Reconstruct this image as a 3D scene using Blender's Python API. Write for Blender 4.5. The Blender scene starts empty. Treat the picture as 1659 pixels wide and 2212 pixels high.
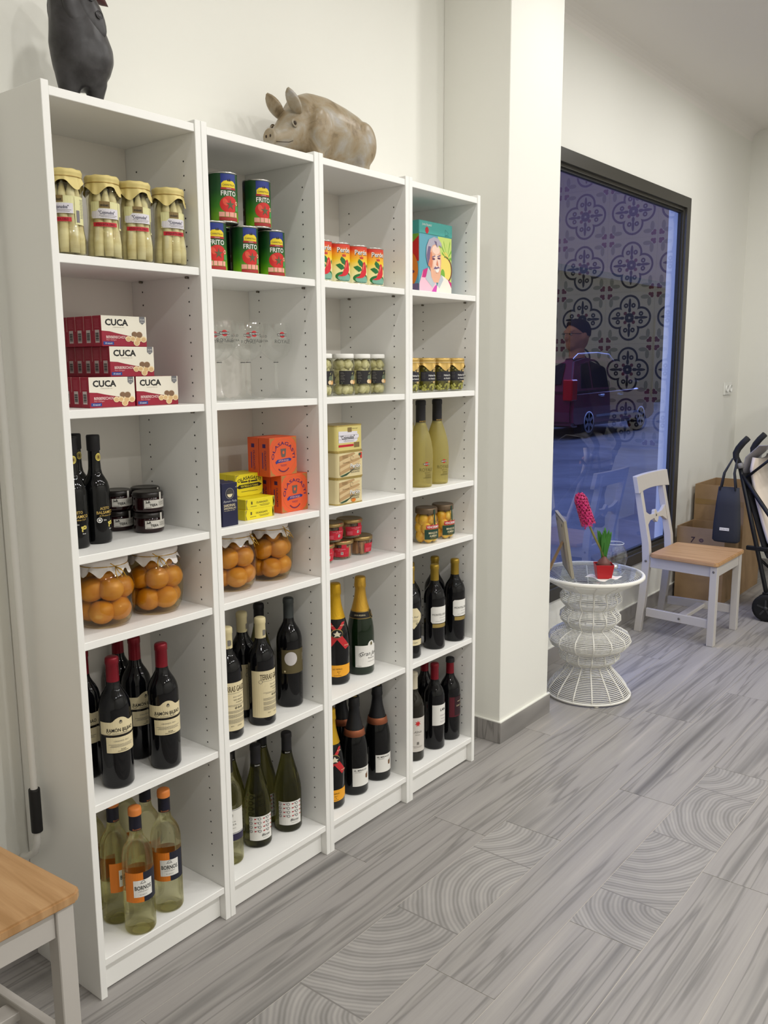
import bpy, bmesh, math, random
from mathutils import Vector, Matrix
from math import sin, cos, pi, sqrt, radians
random.seed(7)
SC = bpy.context.scene
COL = SC.collection

# ------------------------------------------------------------------ camera
CP = (-1.0139, -1.664, 1.4636); YAW, PIT, ROL, FPX = .8967, -.167, -.0062, 1893.4
def _cam():
    f = Vector((sin(YAW)*cos(PIT), cos(YAW)*cos(PIT), sin(PIT)))
    r = Vector((cos(YAW), -sin(YAW), 0)); u = r.cross(f)
    c, s = cos(ROL), sin(ROL)
    R, U = c*r + s*u, -s*r + c*u
    cd = bpy.data.cameras.new('camera'); o = bpy.data.objects.new('camera', cd); COL.objects.link(o)
    m = Matrix((R, U, -f)).transposed().to_4x4(); m.translation = CP
    o.matrix_world = m
    cd.sensor_fit = 'VERTICAL'; cd.sensor_height = 24; cd.lens = FPX/2212*24
    cd.clip_start = .02; cd.clip_end = 300
    SC.camera = o
_cam()

# ------------------------------------------------------------------ world, exposure
W = bpy.data.worlds.new('dusk_sky'); SC.world = W; W.use_nodes = True
_b = W.node_tree.nodes['Background']
_b.inputs[0].default_value = (.28, .39, 1.0, 1); _b.inputs[1].default_value = 3.9
SC.view_settings.view_transform = 'Standard'; SC.view_settings.look = 'None'
SC.view_settings.exposure = -.28; SC.view_settings.gamma = 1; SC.view_settings.use_curve_mapping = False
SC.cycles.use_denoising = True
SC.cycles.transparent_max_bounces = 32
SC.cycles.max_bounces = 12
SC.cycles.caustics_reflective = False; SC.cycles.caustics_refractive = False
LAMP_W = 9.8           # watts of each ceiling downlight
LAMP_COL = (1.0, .99, .97)
# ceiling downlights (x, y): one row along the shelves, two rows over the rest of the shop
LAMPS = [(x, y, k) for y, xs in ((-.54, ((.2, .46), (1.15, .46), (2.1, .66), (3.1, .72), (4.1, .85))), (-2.1, ((-.9, 1.0), (.2, 1.75), (1.15, 1.75), (2.1, 1.75), (3.1, 1.7), (4.1, 1.5))), (-3.5, ((-.6, 1.6), (.9, 1.6), (2.4, 1.6), (3.9, 1.6)))) for x, k in xs]   # and share of full power; leftmost middle-row spot is added to brighten the bookcase side

# ------------------------------------------------------------------ materials
def lin(c):
    c = c/255.
    return c/12.92 if c <= .04045 else ((c+.055)/1.055)**2.4
def C(r, g, b): return (lin(r), lin(g), lin(b), 1)
MATS = {}
def mat(name, col=None, rough=.5, metal=0., spec=.5, trans=0., ior=1.45, emit=None, es=0., coat=0., sheen=0.):
    if name in MATS: return MATS[name]
    assert col, name
    m = bpy.data.materials.new(name); m.use_nodes = True
    p = m.node_tree.nodes['Principled BSDF']
    p.inputs['Base Color'].default_value = C(*col) if col else (.8, .8, .8, 1)
    p.inputs['Roughness'].default_value = rough; p.inputs['Metallic'].default_value = metal
    p.inputs['Specular IOR Level'].default_value = spec
    p.inputs['Transmission Weight'].default_value = trans; p.inputs['IOR'].default_value = ior
    p.inputs['Coat Weight'].default_value = coat; p.inputs['Sheen Weight'].default_value = sheen
    if emit: p.inputs['Emission Color'].default_value = C(*emit); p.inputs['Emission Strength'].default_value = es
    m.diffuse_color = p.inputs['Base Color'].default_value
    MATS[name] = m
    return m
class N:
    """tiny node helper for one material"""
    def __init__(s, m): s.t = m.node_tree; s.p = s.t.nodes.get('Principled BSDF')
    def n(s, kind, **kw):
        o = s.t.nodes.new(kind)
        for k, v in kw.items(): setattr(o, k, v)
        return o
    def l(s, a, b): s.t.links.new(a, b)
    def m(s, op, a, b=None, c=None):
        o = s.t.nodes.new('ShaderNodeMath'); o.operation = op
        for i, x in enumerate((a, b, c)):
            if x is None: continue
            if isinstance(x, (int, float)): o.inputs[i].default_value = x
            else: s.l(x, o.inputs[i])
        return o.outputs[0]
    def noise(s, vec, scale, detail=4, rough=.55, dist=0):
        o = s.n('ShaderNodeTexNoise'); o.inputs['Scale'].default_value = scale; o.inputs['Detail'].default_value = detail
        o.inputs['Roughness'].default_value = rough; o.inputs['Distortion'].default_value = dist
        if vec is not None: s.l(vec, o.inputs['Vector'])
        return o
    def ramp(s, fac, stops):
        o = s.n('ShaderNodeValToRGB'); e = o.color_ramp.elements
        while len(e) < len(stops): e.new(.5)
        for k, (p, c) in zip(e, stops): k.position = p; k.color = c
        s.l(fac, o.inputs[0]); return o.outputs[0]
    def mix(s, fac, a, b, blend='MIX'):
        o = s.n('ShaderNodeMix', data_type='RGBA', blend_type=blend)
        for i, x in ((0, fac), (6, a), (7, b)):
            if isinstance(x, (int, float)): o.inputs[i].default_value = x
            elif isinstance(x, tuple): o.inputs[i].default_value = x
            else: s.l(x, o.inputs[i])
        return o.outputs[2]
    def bump(s, h, strength=.2, dist=.002):
        o = s.n('ShaderNodeBump'); o.inputs['Strength'].default_value = strength; o.inputs['Distance'].default_value = dist
        s.l(h, o.inputs['Height']); s.l(o.outputs[0], s.p.inputs['Normal'])
    def mapped(s, coord='Object', scale=(1, 1, 1), rand=0.):
        tc = s.n('ShaderNodeTexCoord'); mp = s.n('ShaderNodeMapping'); mp.inputs['Scale'].default_value = scale
        v = tc.outputs[coord]
        if rand:
            oi = s.n('ShaderNodeObjectInfo'); vm = s.n('ShaderNodeVectorMath', operation='MULTIPLY_ADD')
            cx = s.n('ShaderNodeCombineXYZ')
            for i in range(3): s.l(oi.outputs['Random'], cx.inputs[i])
            s.l(cx.outputs[0], vm.inputs[0]); vm.inputs[1].default_value = (rand, rand*1.7, rand*.6); s.l(v, vm.inputs[2]); v = vm.outputs[0]
        s.l(v, mp.inputs['Vector']); return mp.outputs[0]
def thin_glass(name, tint=(1, 1, 1), gloss=1.0, ior=1.45, rough=0.0, cover=0.0):
    """clear thin glass: straight-through tint plus Fresnel mirror"""
    if name in MATS: return MATS[name]
    m = bpy.data.materials.new(name); m.use_nodes = True; t = m.node_tree; t.nodes.clear()
    out = t.nodes.new('ShaderNodeOutputMaterial'); mx = t.nodes.new('ShaderNodeMixShader')
    tr = t.nodes.new('ShaderNodeBsdfTransparent'); gl = t.nodes.new('ShaderNodeBsdfGlossy'); fr = t.nodes.new('ShaderNodeFresnel')
    tr.inputs[0].default_value = (*tint, 1); gl.inputs['Roughness'].default_value = rough
    gl.inputs['Color'].default_value = (gloss, gloss, gloss, 1)
    gm = t.nodes.new('ShaderNodeNewGeometry'); mi = t.nodes.new('ShaderNodeMix')   # same sheen from both sides of the thin sheet
    mi.inputs[2].default_value = ior; mi.inputs[3].default_value = 1/ior
    t.links.new(gm.outputs['Backfacing'], mi.inputs[0]); t.links.new(mi.outputs[0], fr.inputs[0])
    t.links.new(fr.outputs[0], mx.inputs[0]); t.links.new(tr.outputs[0], mx.inputs[1]); t.links.new(gl.outputs[0], mx.inputs[2])
    last = mx.outputs[0]
    if cover:
        df = t.nodes.new('ShaderNodeBsdfDiffuse'); df.inputs[0].default_value = (*tint, 1); m2 = t.nodes.new('ShaderNodeMixShader')
        m2.inputs[0].default_value = cover; t.links.new(last, m2.inputs[1]); t.links.new(df.outputs[0], m2.inputs[2]); last = m2.outputs[0]
    t.links.new(last, out.inputs[0])
    m.diffuse_color = (*tint, .3); MATS[name] = m
    return m
def bottle_glass(name, tint, solid=.55, ior=1.36, rough=.02):
    """bottle full of clear wine: part refraction, part straight-through tint"""
    if name in MATS: return MATS[name]
    m = bpy.data.materials.new(name); m.use_nodes = True; t = m.node_tree; p = t.nodes['Principled BSDF']
    p.inputs['Base Color'].default_value = (*tint, 1); p.inputs['Roughness'].default_value = rough
    p.inputs['Transmission Weight'].default_value = 1; p.inputs['IOR'].default_value = ior
    tr = t.nodes.new('ShaderNodeBsdfTransparent'); tr.inputs[0].default_value = (*tint, 1); mx = t.nodes.new('ShaderNodeMixShader')
    mx.inputs[0].default_value = solid
    out = t.nodes['Material Output']
    t.links.new(tr.outputs[0], mx.inputs[1]); t.links.new(p.outputs[0], mx.inputs[2]); t.links.new(mx.outputs[0], out.inputs[0])
    m.diffuse_color = (*tint, 1); MATS[name] = m
    return m

# ------------------------------------------------------------------ mesh building
class MB:
    def __init__(s): s.v = []; s.f = []; s.m = []; s.s = []
    def add(s, V, F, mi=0, sm=False, M=None):
        b = len(s.v)
        s.v += [tuple(M @ Vector(p)) if M else tuple(p) for p in V]
        for f in F: s.f.append([i+b for i in f]); s.m.append(mi); s.s.append(sm)
        return s
    def box(s, x0, x1, y0, y1, z0, z1, mi=0, M=None):
        V = [(x, y, z) for z in (z0, z1) for y in (y0, y1) for x in (x0, x1)]
        return s.add(V, [(0, 2, 3, 1), (4, 5, 7, 6), (0, 1, 5, 4), (2, 6, 7, 3), (0, 4, 6, 2), (1, 3, 7, 5)], mi, False, M)
    def lathe(s, prof, seg=32, mi=0, sm=True, rf=None, M=None):
        """prof: (r, z) pairs; r=0 ends close to a point; rf(r,z,a,i)->(r,z) bends it"""
        V = []; rows = []
        for i, (r, z) in enumerate(prof):
            if r <= 1e-9: rows.append([len(V)]); V.append((0, 0, z)); continue
            row = []
            for k in range(seg):
                a = 2*pi*k/seg; rr, zz = (r, z) if rf is None else rf(r, z, a, i)
                row.append(len(V)); V.append((rr*cos(a), rr*sin(a), zz))
            rows.append(row)
        F = []
        for a, b in zip(rows, rows[1:]):
            if len(a) == 1 and len(b) == 1: continue
            for k in range(seg):
                j = (k+1) % seg
                if len(a) == 1: F.append((a[0], b[j], b[k]))
                elif len(b) == 1: F.append((a[k], a[j], b[0]))
                else: F.append((a[k], a[j], b[j], b[k]))
        return s.add(V, F, mi, sm, M)
    def tube(s, path, r, seg=8, mi=0, closed=False, caps=True, sm=True, M=None):
        P = [Vector(p) for p in path]; n = len(P); V = []; F = []
        R = r if isinstance(r, (list, tuple)) else [r]*n
        up = None
        for i in range(n):
            a = P[(i-1) % n] if (closed or i > 0) else P[i]; b = P[(i+1) % n] if (closed or i < n-1) else P[i]
            t = (b-a).normalized()
            if up is None: up = t.orthogonal().normalized()
            up = (up - t*up.dot(t)); up = up.normalized() if up.length > 1e-6 else t.orthogonal().normalized()
            w = t.cross(up)
            for k in range(seg):
                q = 2*pi*k/seg; V.append(P[i] + (up*cos(q) + w*sin(q))*R[i])
        for i in range(n if closed else n-1):
            j = (i+1) % n
            for k in range(seg):
                l = (k+1) % seg; F.append((i*seg+k, i*seg+l, j*seg+l, j*seg+k))
        if caps and not closed: F.append(tuple(range(seg))[::-1]); F.append(tuple((n-1)*seg+k for k in range(seg)))
        return s.add(V, F, mi, sm, M)
    def prism(s, poly, h0, h1, mi=0, M=None, sm=False):
        """polygon in local xy raised from h0 to h1 (M places it)"""
        n = len(poly); V = [(x, y, h0) for x, y in poly] + [(x, y, h1) for x, y in poly]
        F = [tuple(range(n))[::-1], tuple(range(n, 2*n))] + [(i, (i+1) % n, n+(i+1) % n, n+i) for i in range(n)]
        return s.add(V, F, mi, sm, M)
    def ball(s, c, r, seg=16, rings=10, mi=0, M=None):
        r = r if isinstance(r, (tuple, list)) else (r, r, r)
        L = Matrix.Translation(c) @ Matrix.Diagonal((r[0], r[1], r[2], 1))
        if M: L = M @ L
        return s.lathe([(sin(pi*i/rings) if 0 < i < rings else 0, -cos(pi*i/rings)) for i in range(rings+1)], seg, mi, True, None, L)
    def loft(s, st, seg=20, mi=0, M=None):
        """stations (centre, half-width y, half-height z, power) across an x-like spine; sections face along x"""
        V = []; F = []
        for c, ry, rz in st:
            for k in range(seg):
                a = 2*pi*k/seg; V.append((c[0], c[1] + ry*cos(a), c[2] + rz*sin(a)))
        n = len(st)
        for i in range(n-1):
            for k in range(seg):
                l = (k+1) % seg; F.append((i*seg+k, i*seg+l, (i+1)*seg+l, (i+1)*seg+k))
        F.append(tuple(range(seg))[::-1]); F.append(tuple((n-1)*seg+k for k in range(seg)))
        return s.add(V, F, mi, True, M)
    def build(s, name, mats, parent=None, bevel=0, bseg=1, loc=None, sub=0):
        me = bpy.data.meshes.new(name); me.from_pydata(s.v, [], s.f)
        for m in (mats if isinstance(mats, (list, tuple)) else [mats]): me.materials.append(m)
        me.polygons.foreach_set('material_index', s.m); me.polygons.foreach_set('use_smooth', s.s)
        bm = bmesh.new(); bm.from_mesh(me)
        bmesh.ops.recalc_face_normals(bm, faces=bm.faces[:])
        if bevel: bmesh.ops.bevel(bm, geom=[e for e in bm.edges if e.is_manifold and e.calc_face_angle(0) > .5], offset=bevel, segments=bseg, affect='EDGES', clamp_overlap=True)
        bm.to_mesh(me); bm.free(); me.update()
        o = bpy.data.objects.new(name, me); COL.objects.link(o)
        if parent: o.parent = parent
        if loc: o.location = loc
        if sub: md = o.modifiers.new('smooth', 'SUBSURF'); md.levels = md.render_levels = sub
        return o
def arc(cx, cy, r, a0, a1, n): return [(cx + r*cos(a0+(a1-a0)*i/n), cy + r*sin(a0+(a1-a0)*i/n)) for i in range(n+1)]
def thing(name, label, cat, loc=(0, 0, 0), rz=0., group=None):
    o = bpy.data.objects.new(name, None); o.empty_display_size = .05; COL.objects.link(o)
    o.location = loc; o.rotation_euler = (0, 0, rz); return tag(o, label, cat, group)
def tag(o, label, cat, group=None):
    o['label'] = label; o['category'] = cat
    if group: o['group'] = group
    return o
def struct(o, label=None):
    o['kind'] = 'structure'
    if label: o['label'] = label
    return o
def dup(root, loc, rz=None, label=None, group=None):
    def cp(o, par):
        c = o.copy(); COL.objects.link(c)
        if par: c.parent = par
        for ch in list(o.children): cp(ch, c)
        return c
    r = cp(root, None); r.location = loc
    if rz is not None: r.rotation_euler = (0, 0, rz)
    if label: r['label'] = label
    if group: r['group'] = group
    return r

# ------------------------------------------------------------------ print: flat shapes and lettering laid on a surface
_TX = {}
def text_mesh(txt, bold=0., shear=0.):
    k = (txt, bold, shear)
    if k not in _TX:
        cu = bpy.data.curves.new('lettering', 'FONT'); cu.body = txt; cu.offset = bold; cu.shear = shear; cu.resolution_u = 2; cu.size = 1
        cu.align_x = 'LEFT'
        ob = bpy.data.objects.new('lettering', cu); me = bpy.data.meshes.new_from_object(ob)
        V = [(v.co.x, v.co.y) for v in me.vertices]; F = [tuple(p.vertices) for p in me.polygons]
        bpy.data.objects.remove(ob); bpy.data.meshes.remove(me); bpy.data.curves.remove(cu)
        _TX[k] = (V, F)
    return _TX[k]
CAP = .71
class Art:
    """collects printed shapes in (s, t) and lays them on a surface with f(s, t, lift)"""
    def __init__(s, f, step=None, lift=.0003, base=0.): s.f = f; s.step = step; s.mb = MB(); s.mats = []; s.k = lift; s.b = base; s.e = 0
    def mi(s, m):
        if m not in s.mats: s.mats.append(m)
        return s.mats.index(m)
    def _put(s, V, F, m, layer):
        s.e += 1e-5      # each shape a hair above the one before
        s.mb.add([s.f(a, b, s.b+s.k*(layer+1)+s.e) for a, b in V], F, s.mi(m)); return s
    def poly(s, pts, m, layer=0):
        if not s.step:
            bm = bmesh.new(); bm.faces.new([bm.verts.new((x, y, 0)) for x, y in pts]); bmesh.ops.triangulate(bm, faces=bm.faces[:])
        else:
            bm = bmesh.new(); bm.faces.new([bm.verts.new((x, y, 0)) for x, y in pts])
            x0, x1 = min(p[0] for p in pts), max(p[0] for p in pts); n = int((x1-x0)/s.step)+1
            for i in range(1, n):
                bmesh.ops.bisect_plane(bm, geom=bm.verts[:]+bm.edges[:]+bm.faces[:], plane_co=(x0+(x1-x0)*i/n, 0, 0), plane_no=(1, 0, 0))
            bmesh.ops.triangulate(bm, faces=bm.faces[:])
        bm.verts.index_update()
        s._put([(v.co.x, v.co.y) for v in bm.verts], [tuple(v.index for v in f.verts) for f in bm.faces], m, layer); bm.free(); return s
    def rect(s, x0, y0, x1, y1, m, layer=0): return s.poly([(x0, y0), (x1, y0), (x1, y1), (x0, y1)], m, layer)
    def ell(s, cx, cy, rx, ry, m, layer=0, n=20, rot=0):
        c, q = cos(rot), sin(rot)
        return s.poly([(cx + rx*cos(a)*c - ry*sin(a)*q, cy + rx*cos(a)*q + ry*sin(a)*c) for a in [2*pi*i/n for i in range(n)]], m, layer)
    def ring(s, cx, cy, r0, r1, m, layer=0, n=24, a0=0, a1=2*pi):
        V = []; F = []
        for i in range(n+1):
            a = a0+(a1-a0)*i/n; V += [(cx+r0*cos(a), cy+r0*sin(a)), (cx+r1*cos(a), cy+r1*sin(a))]
        for i in range(n): F.append((2*i, 2*i+1, 2*i+3, 2*i+2))
        return s._put(V, F, m, layer)
    def text(s, txt, cx, cy, h, m, layer=1, width=None, bold=0., shear=0., rot=0., arc_r=None, align='C'):
        V, F = text_mesh(txt, bold, shear); k = h/CAP
        x0, x1 = min(p[0] for p in V), max(p[0] for p in V); w = (x1-x0)*k
        kx = k*(width/w) if width else k
        ox = {'C': (x0+x1)/2, 'L': x0, 'R': x1}[align]
        P = [((x-ox)*kx, y*k) for x, y in V]
        if arc_r:   # letters on a circle of radius arc_r (negative: smile)
            R = arc_r; Q = []
            for x, y in P:
                a = x/R; Q.append(((R+y)*sin(a), (R+y)*cos(a) - R))
            P = Q
        else: P = [(x, y-h/2) for x, y in P]
        if rot: P = [(x*cos(rot)-y*sin(rot), x*sin(rot)+y*cos(rot)) for x, y in P]
        return s._put([(cx+x, cy+y) for x, y in P], F, m, layer)
    def lines(s, x0, x1, ys, h, m, layer=1, rag=.25):
        for i, y in enumerate(ys):
            w = (x1-x0)*rag*((i*37 % 10)/10.)
            s.rect(x0+w*.5, y-h/2, x1-w*.5, y+h/2, m, layer)
        return s
    def build(s, name, parent):
        o = s.mb.build(name, s.mats, parent); return o
def on_cyl(r): return lambda s, t, k: ((r+k)*sin(s/r), -(r+k)*cos(s/r), t)
def on_prof(prof, rref):
    P = sorted([(z, r) for r, z in prof])
    def rad(t):
        for (z0, r0), (z1, r1) in zip(P, P[1:]):
            if z0 <= t <= z1: return r0 if z1-z0 < 1e-6 else r0+(r1-r0)*(t-z0)/(z1-z0)
        return P[0][1] if t < P[0][0] else P[-1][1]
    return lambda s, t, k: ((rad(t)+k)*sin(s/rref), -(rad(t)+k)*cos(s/rref), t)
def on_plane(o, u, v):
    o, u, v = Vector(o), Vector(u), Vector(v); n = u.cross(v).normalized()
    return lambda s, t, k: tuple(o + u*s + v*t + n*k)
# ------------------------------------------------------------------ the room
YW = .285          # inner face of the shelf and window wall
XF = 5.44          # far wall
XL, YB, ZC = -2.6, -4.2, 3.0
def plaster(name, col, bump=.12):
    m = mat(name, col, .85, spec=.25); n = N(m); v = n.mapped('Object')
    n.bump(n.noise(v, 60, 5).outputs[0], bump, .002); return m
M_WALL = plaster('plaster_wall', (236, 235, 227)); M_CEIL = plaster('plaster_ceiling', (240, 236, 230))
def wood_tile(name, ends):
    m = mat(name, (150, 147, 143), .42, spec=.4); n = N(m); v = n.mapped('Object', (1, 1, 1), 40.)
    sx = n.n('ShaderNodeMapping'); sx.inputs['Scale'].default_value = (.30, 7.5, 1); n.l(v, sx.inputs['Vector'])
    a = n.noise(sx.outputs[0], 2.0, 3, .5, .22).outputs[0]
    sy = n.n('ShaderNodeMapping'); sy.inputs['Scale'].default_value = (1.2, 42, 1); n.l(v, sy.inputs['Vector'])
    b = n.noise(sy.outputs[0], 3, 6, .65, .2).outputs[0]
    base = n.ramp(a, [(.25, C(104, 101, 99)), (.36, C(138, 135, 132)), (.44, C(160, 156, 152)), (.475, C(128, 125, 122)), (.505, C(157, 153, 150)), (.62, C(163, 159, 155)), (.7, C(178, 172, 167)), (.8, C(196, 187, 181))])
    fine = n.ramp(b, [(.25, (.78, .78, .78, 1)), (.65, (1, 1, 1, 1))])
    col = n.mix(.5, base, fine, 'MULTIPLY')
    if ends:
        tc = n.n('ShaderNodeTexCoord'); oi = n.n('ShaderNodeObjectInfo')
        sp = n.n('ShaderNodeSeparateXYZ'); n.l(tc.outputs['Object'], sp.inputs[0])
        # three sawn blocks side by side, each with growth rings about its own heart
        q = n.m('MULTIPLY', n.m('FLOOR', n.m('MULTIPLY', sp.outputs[0], 2.61)), 1.0)
        lx = n.m('SUBTRACT', n.m('FRACT', n.m('MULTIPLY', sp.outputs[0], 2.61)), n.m('ADD', n.m('MULTIPLY', n.m('SINE', n.m('MULTIPLY', q, 5.3)), .35), .7))
        ly = n.m('ADD', n.m('MULTIPLY', sp.outputs[1], 2.61), n.m('MULTIPLY', n.m('COSINE', n.m('MULTIPLY', q, 3.7)), .55))
        rr = n.m('SQRT', n.m('ADD', n.m('MULTIPLY', lx, lx), n.m('MULTIPLY', ly, ly)))
        wob = n.noise(v, 2.6, 3, .5).outputs[0]
        rr = n.m('ADD', rr, n.m('MULTIPLY', wob, .22))
        ring = n.m('ADD', n.m('MULTIPLY', n.m('SINE', n.m('MULTIPLY', rr, 190)), .5), .5)
        ring2 = n.m('ADD', n.m('MULTIPLY', n.m('SINE', n.m('MULTIPLY', rr, 47)), .5), .5)
        rc = n.ramp(n.m('ADD', n.m('MULTIPLY', ring, .55), n.m('MULTIPLY', ring2, .45)), [(.05, C(136, 133, 130)), (.5, C(155, 152, 149)), (.95, C(169, 165, 161))])
        ck = n.m('LESS_THAN', n.m('ABSOLUTE', n.m('SUBTRACT', n.m('FRACT', n.m('MULTIPLY', sp.outputs[0], 2.61)), .5)), .494)
        fl2 = n.ramp(n.noise(v, 4, 5, .6).outputs[0], [(.3, (.80, .80, .80, 1)), (.6, (1.06, 1.06, 1.06, 1))]); rc = n.mix(.8, rc, fl2, 'MULTIPLY')
        col = n.mix(ck, C(128, 125, 122), rc)
        col = n.mix(.35, col, n.ramp(wob, [(.35, (.75, .75, .75, 1)), (.6, (1, 1, 1, 1))]), 'MULTIPLY')
    n.l(col, n.p.inputs['Base Color'])
    n.bump(b, .12, .001)
    return m
M_PLK, M_END = wood_tile('grey_wood_tile', False), wood_tile('grey_sawn_tile', True)
M_GROUT = mat('pale_grout', (196, 190, 182), .9)
def room():
    # floor: grout bed with wood-look planks
    fl = struct(MB().box(XL, XF, YB, YW, -.06, -.0012).build('floor', M_GROUT))
    me = {}
    def plank(x0, x1, y0, y1, end=False):
        k = (round(x1-x0, 3), round(y1-y0, 3), end); g = .0009
        if k not in me:
            w, d = (x1-x0)/2-g, (y1-y0)/2-g
            o = MB().box(-w, w, -d, d, -.0012, 0).build('plank', M_END if end else M_PLK, fl, bevel=.0003); me[k] = o.data
        else: o = bpy.data.objects.new('plank', me[k]); COL.objects.link(o); o.parent = fl
        o.location = ((x0+x1)/2, (y0+y1)/2, 0)
    offs = [.45, .825, 1.17, 1.29, 1.72, 2.095, 1.39]
    y = YW - .003; row = 0
    bounds = [y, .08] + [-.12-.2*i for i in range(20)] + [YB]
    for row, (y1, y0) in enumerate(zip(bounds, bounds[1:])):
        off = offs[row] if row < len(offs) else (row*.437 % 1.15)
        x = off - 1.15*6
        while x < XF:
            a, b = max(x, XL), min(x+1.15, XF)
            if b-a > .01: plank(a, b, y0, y1, (row, round(x, 2)) in {(3, .14), (5, .95), (5, .94), (7, 1.71), (6, 2.54), (8, .05)} or (row == 7 and 1.2 < x < 2))
            x += 1.15
    # walls
    w = MB(); X0, X1, Z0, Z1, T = 2.30, 4.31, .325, 2.41, YW+.115
    w.box(XL, X0, YW, T, 0, ZC); w.box(X1, XF+.1, YW, T, 0, ZC); w.box(X0, X1, YW, T, 0, Z0); w.box(X0, X1, YW, T, Z1, ZC)
    struct(w.build('wall_back', M_WALL))
    struct(MB().box(XF, XF+.1, YB, YW, 0, ZC).build('wall_right', M_WALL))
    struct(MB().box(XL-.1, XL, YB, YW, 0, ZC).build('wall_left', M_WALL))
    struct(MB().box(XL-.1, XF+.1, YB-.1, YB, 0, ZC).build('wall_front', M_WALL))
    struct(MB().box(XL-.1, XF+.1, YB-.1, T, ZC, ZC+.1).build('ceiling', M_CEIL))
    struct(MB().box(1.79, 2.175, .006, YW, 0, ZC).build('wall_pillar', M_WALL, bevel=.002))
    # cove between window wall and ceiling
    cv = [(0, 0), (0, -.075)] + [(.075*(1-cos(a)), -.075*(1-sin(a))) for a in [pi/2*i/6*0+pi/2*i/6 for i in range(7)]][::1]
    cove = [(YW, ZC), (YW, ZC-.07)] + [(YW-.07+.07*cos(a), ZC-.07+.07*sin(a)) for a in [pi/2*i/6 for i in range(1, 6)]] + [(YW-.07, ZC)]
    # concave quarter: swap to a cove
    cove = [(YW, ZC), (YW, ZC-.07)] + [(YW-.07*(1-cos(a)), ZC-.07*(1-sin(a))) for a in [pi/2*i/6 for i in range(1, 6)]] + [(YW-.07, ZC)]
    m = Matrix(((0, 0, 1, 0), (1, 0, 0, 0), (0, 1, 0, 0), (0, 0, 0, 1)))
    struct(MB().prism(cove, 2.175, XF, M=m, sm=False).build('trim_1', M_CEIL))
    # tile skirting
    sk = M_PLK; b = .0095
    def skirt(name, x0, x1, y0, y1, h=.084): struct(MB().box(x0, x1, y0, y1, 0, h).build(name, sk, bevel=.001))
    skirt('baseboard_back', XL, 1.79-b, YW-b, YW); skirt('baseboard_window', 2.175+b, XF, YW-b, YW)
    skirt('baseboard_right', XF-b, XF, YB, YW-b); skirt('baseboard_left', XL, XL+b, YB, YW-b); skirt('baseboard_front', XL+b, XF-b, YB, YB+b)
    skirt('baseboard_pillar', 1.79-b, 2.175+b, .006-b, .006)
    skirt('baseboard_pillar_left', 1.79-b, 1.79, .006, YW-b); skirt('baseboard_pillar_right', 2.175, 2.175+b, .006, YW-b)
    # white silicone bead over the skirting
    s = MB().box(1.79-b, 2.175+b, .006-b, .006, .084, .088).box(1.79-b, 1.79, .006, YW-b, .084, .088).box(2.175+b, XF, YW-b, YW, .084, .089)
    struct(s.build('trim_2', M_WALL))
room()

# ------------------------------------------------------------------ window
def window():
    X0, X1, Z0, Z1 = 2.30, 4.31, .325, 2.41
    fm = mat('dark_bronze_frame', (62, 60, 54), .35, spec=.5)
    root = MB()
    def ringbox(mb, x0, x1, z0, z1, w, y0, y1):
        mb.box(x0, x1, y0, y1, z1-w, z1); mb.box(x0, x1, y0, y1, z0, z0+w); mb.box(x0, x0+w, y0, y1, z0+w, z1-w); mb.box(x1-w, x1, y0, y1, z0+w, z1-w)
    ringbox(root, X0, X1, Z0, Z1, .06, .268, .302)
    o = struct(root.build('window_1', fm))
    b = MB(); ringbox(b, X0+.06, X1-.06, Z0+.06, Z1-.06, .016, .284, .312); b.build('glazing_bead', fm, o)
    b = MB(); ringbox(b, X0+.076, X1-.076, Z0+.076, Z1-.076, .012, .293, .312); b.build('rubber_seal', mat('black_rubber', (22, 22, 22), .6), o)
    g = thin_glass('window_glass', (.90, .93, .95), 1.0, 1.85)
    MB().add([(X0+.08, .306, Z0+.08), (X1-.08, .306, Z0+.08), (X1-.08, .306, Z1-.08), (X0+.08, .306, Z1-.08)], [(0, 1, 2, 3)]).build('pane', g, o)
window()

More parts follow.
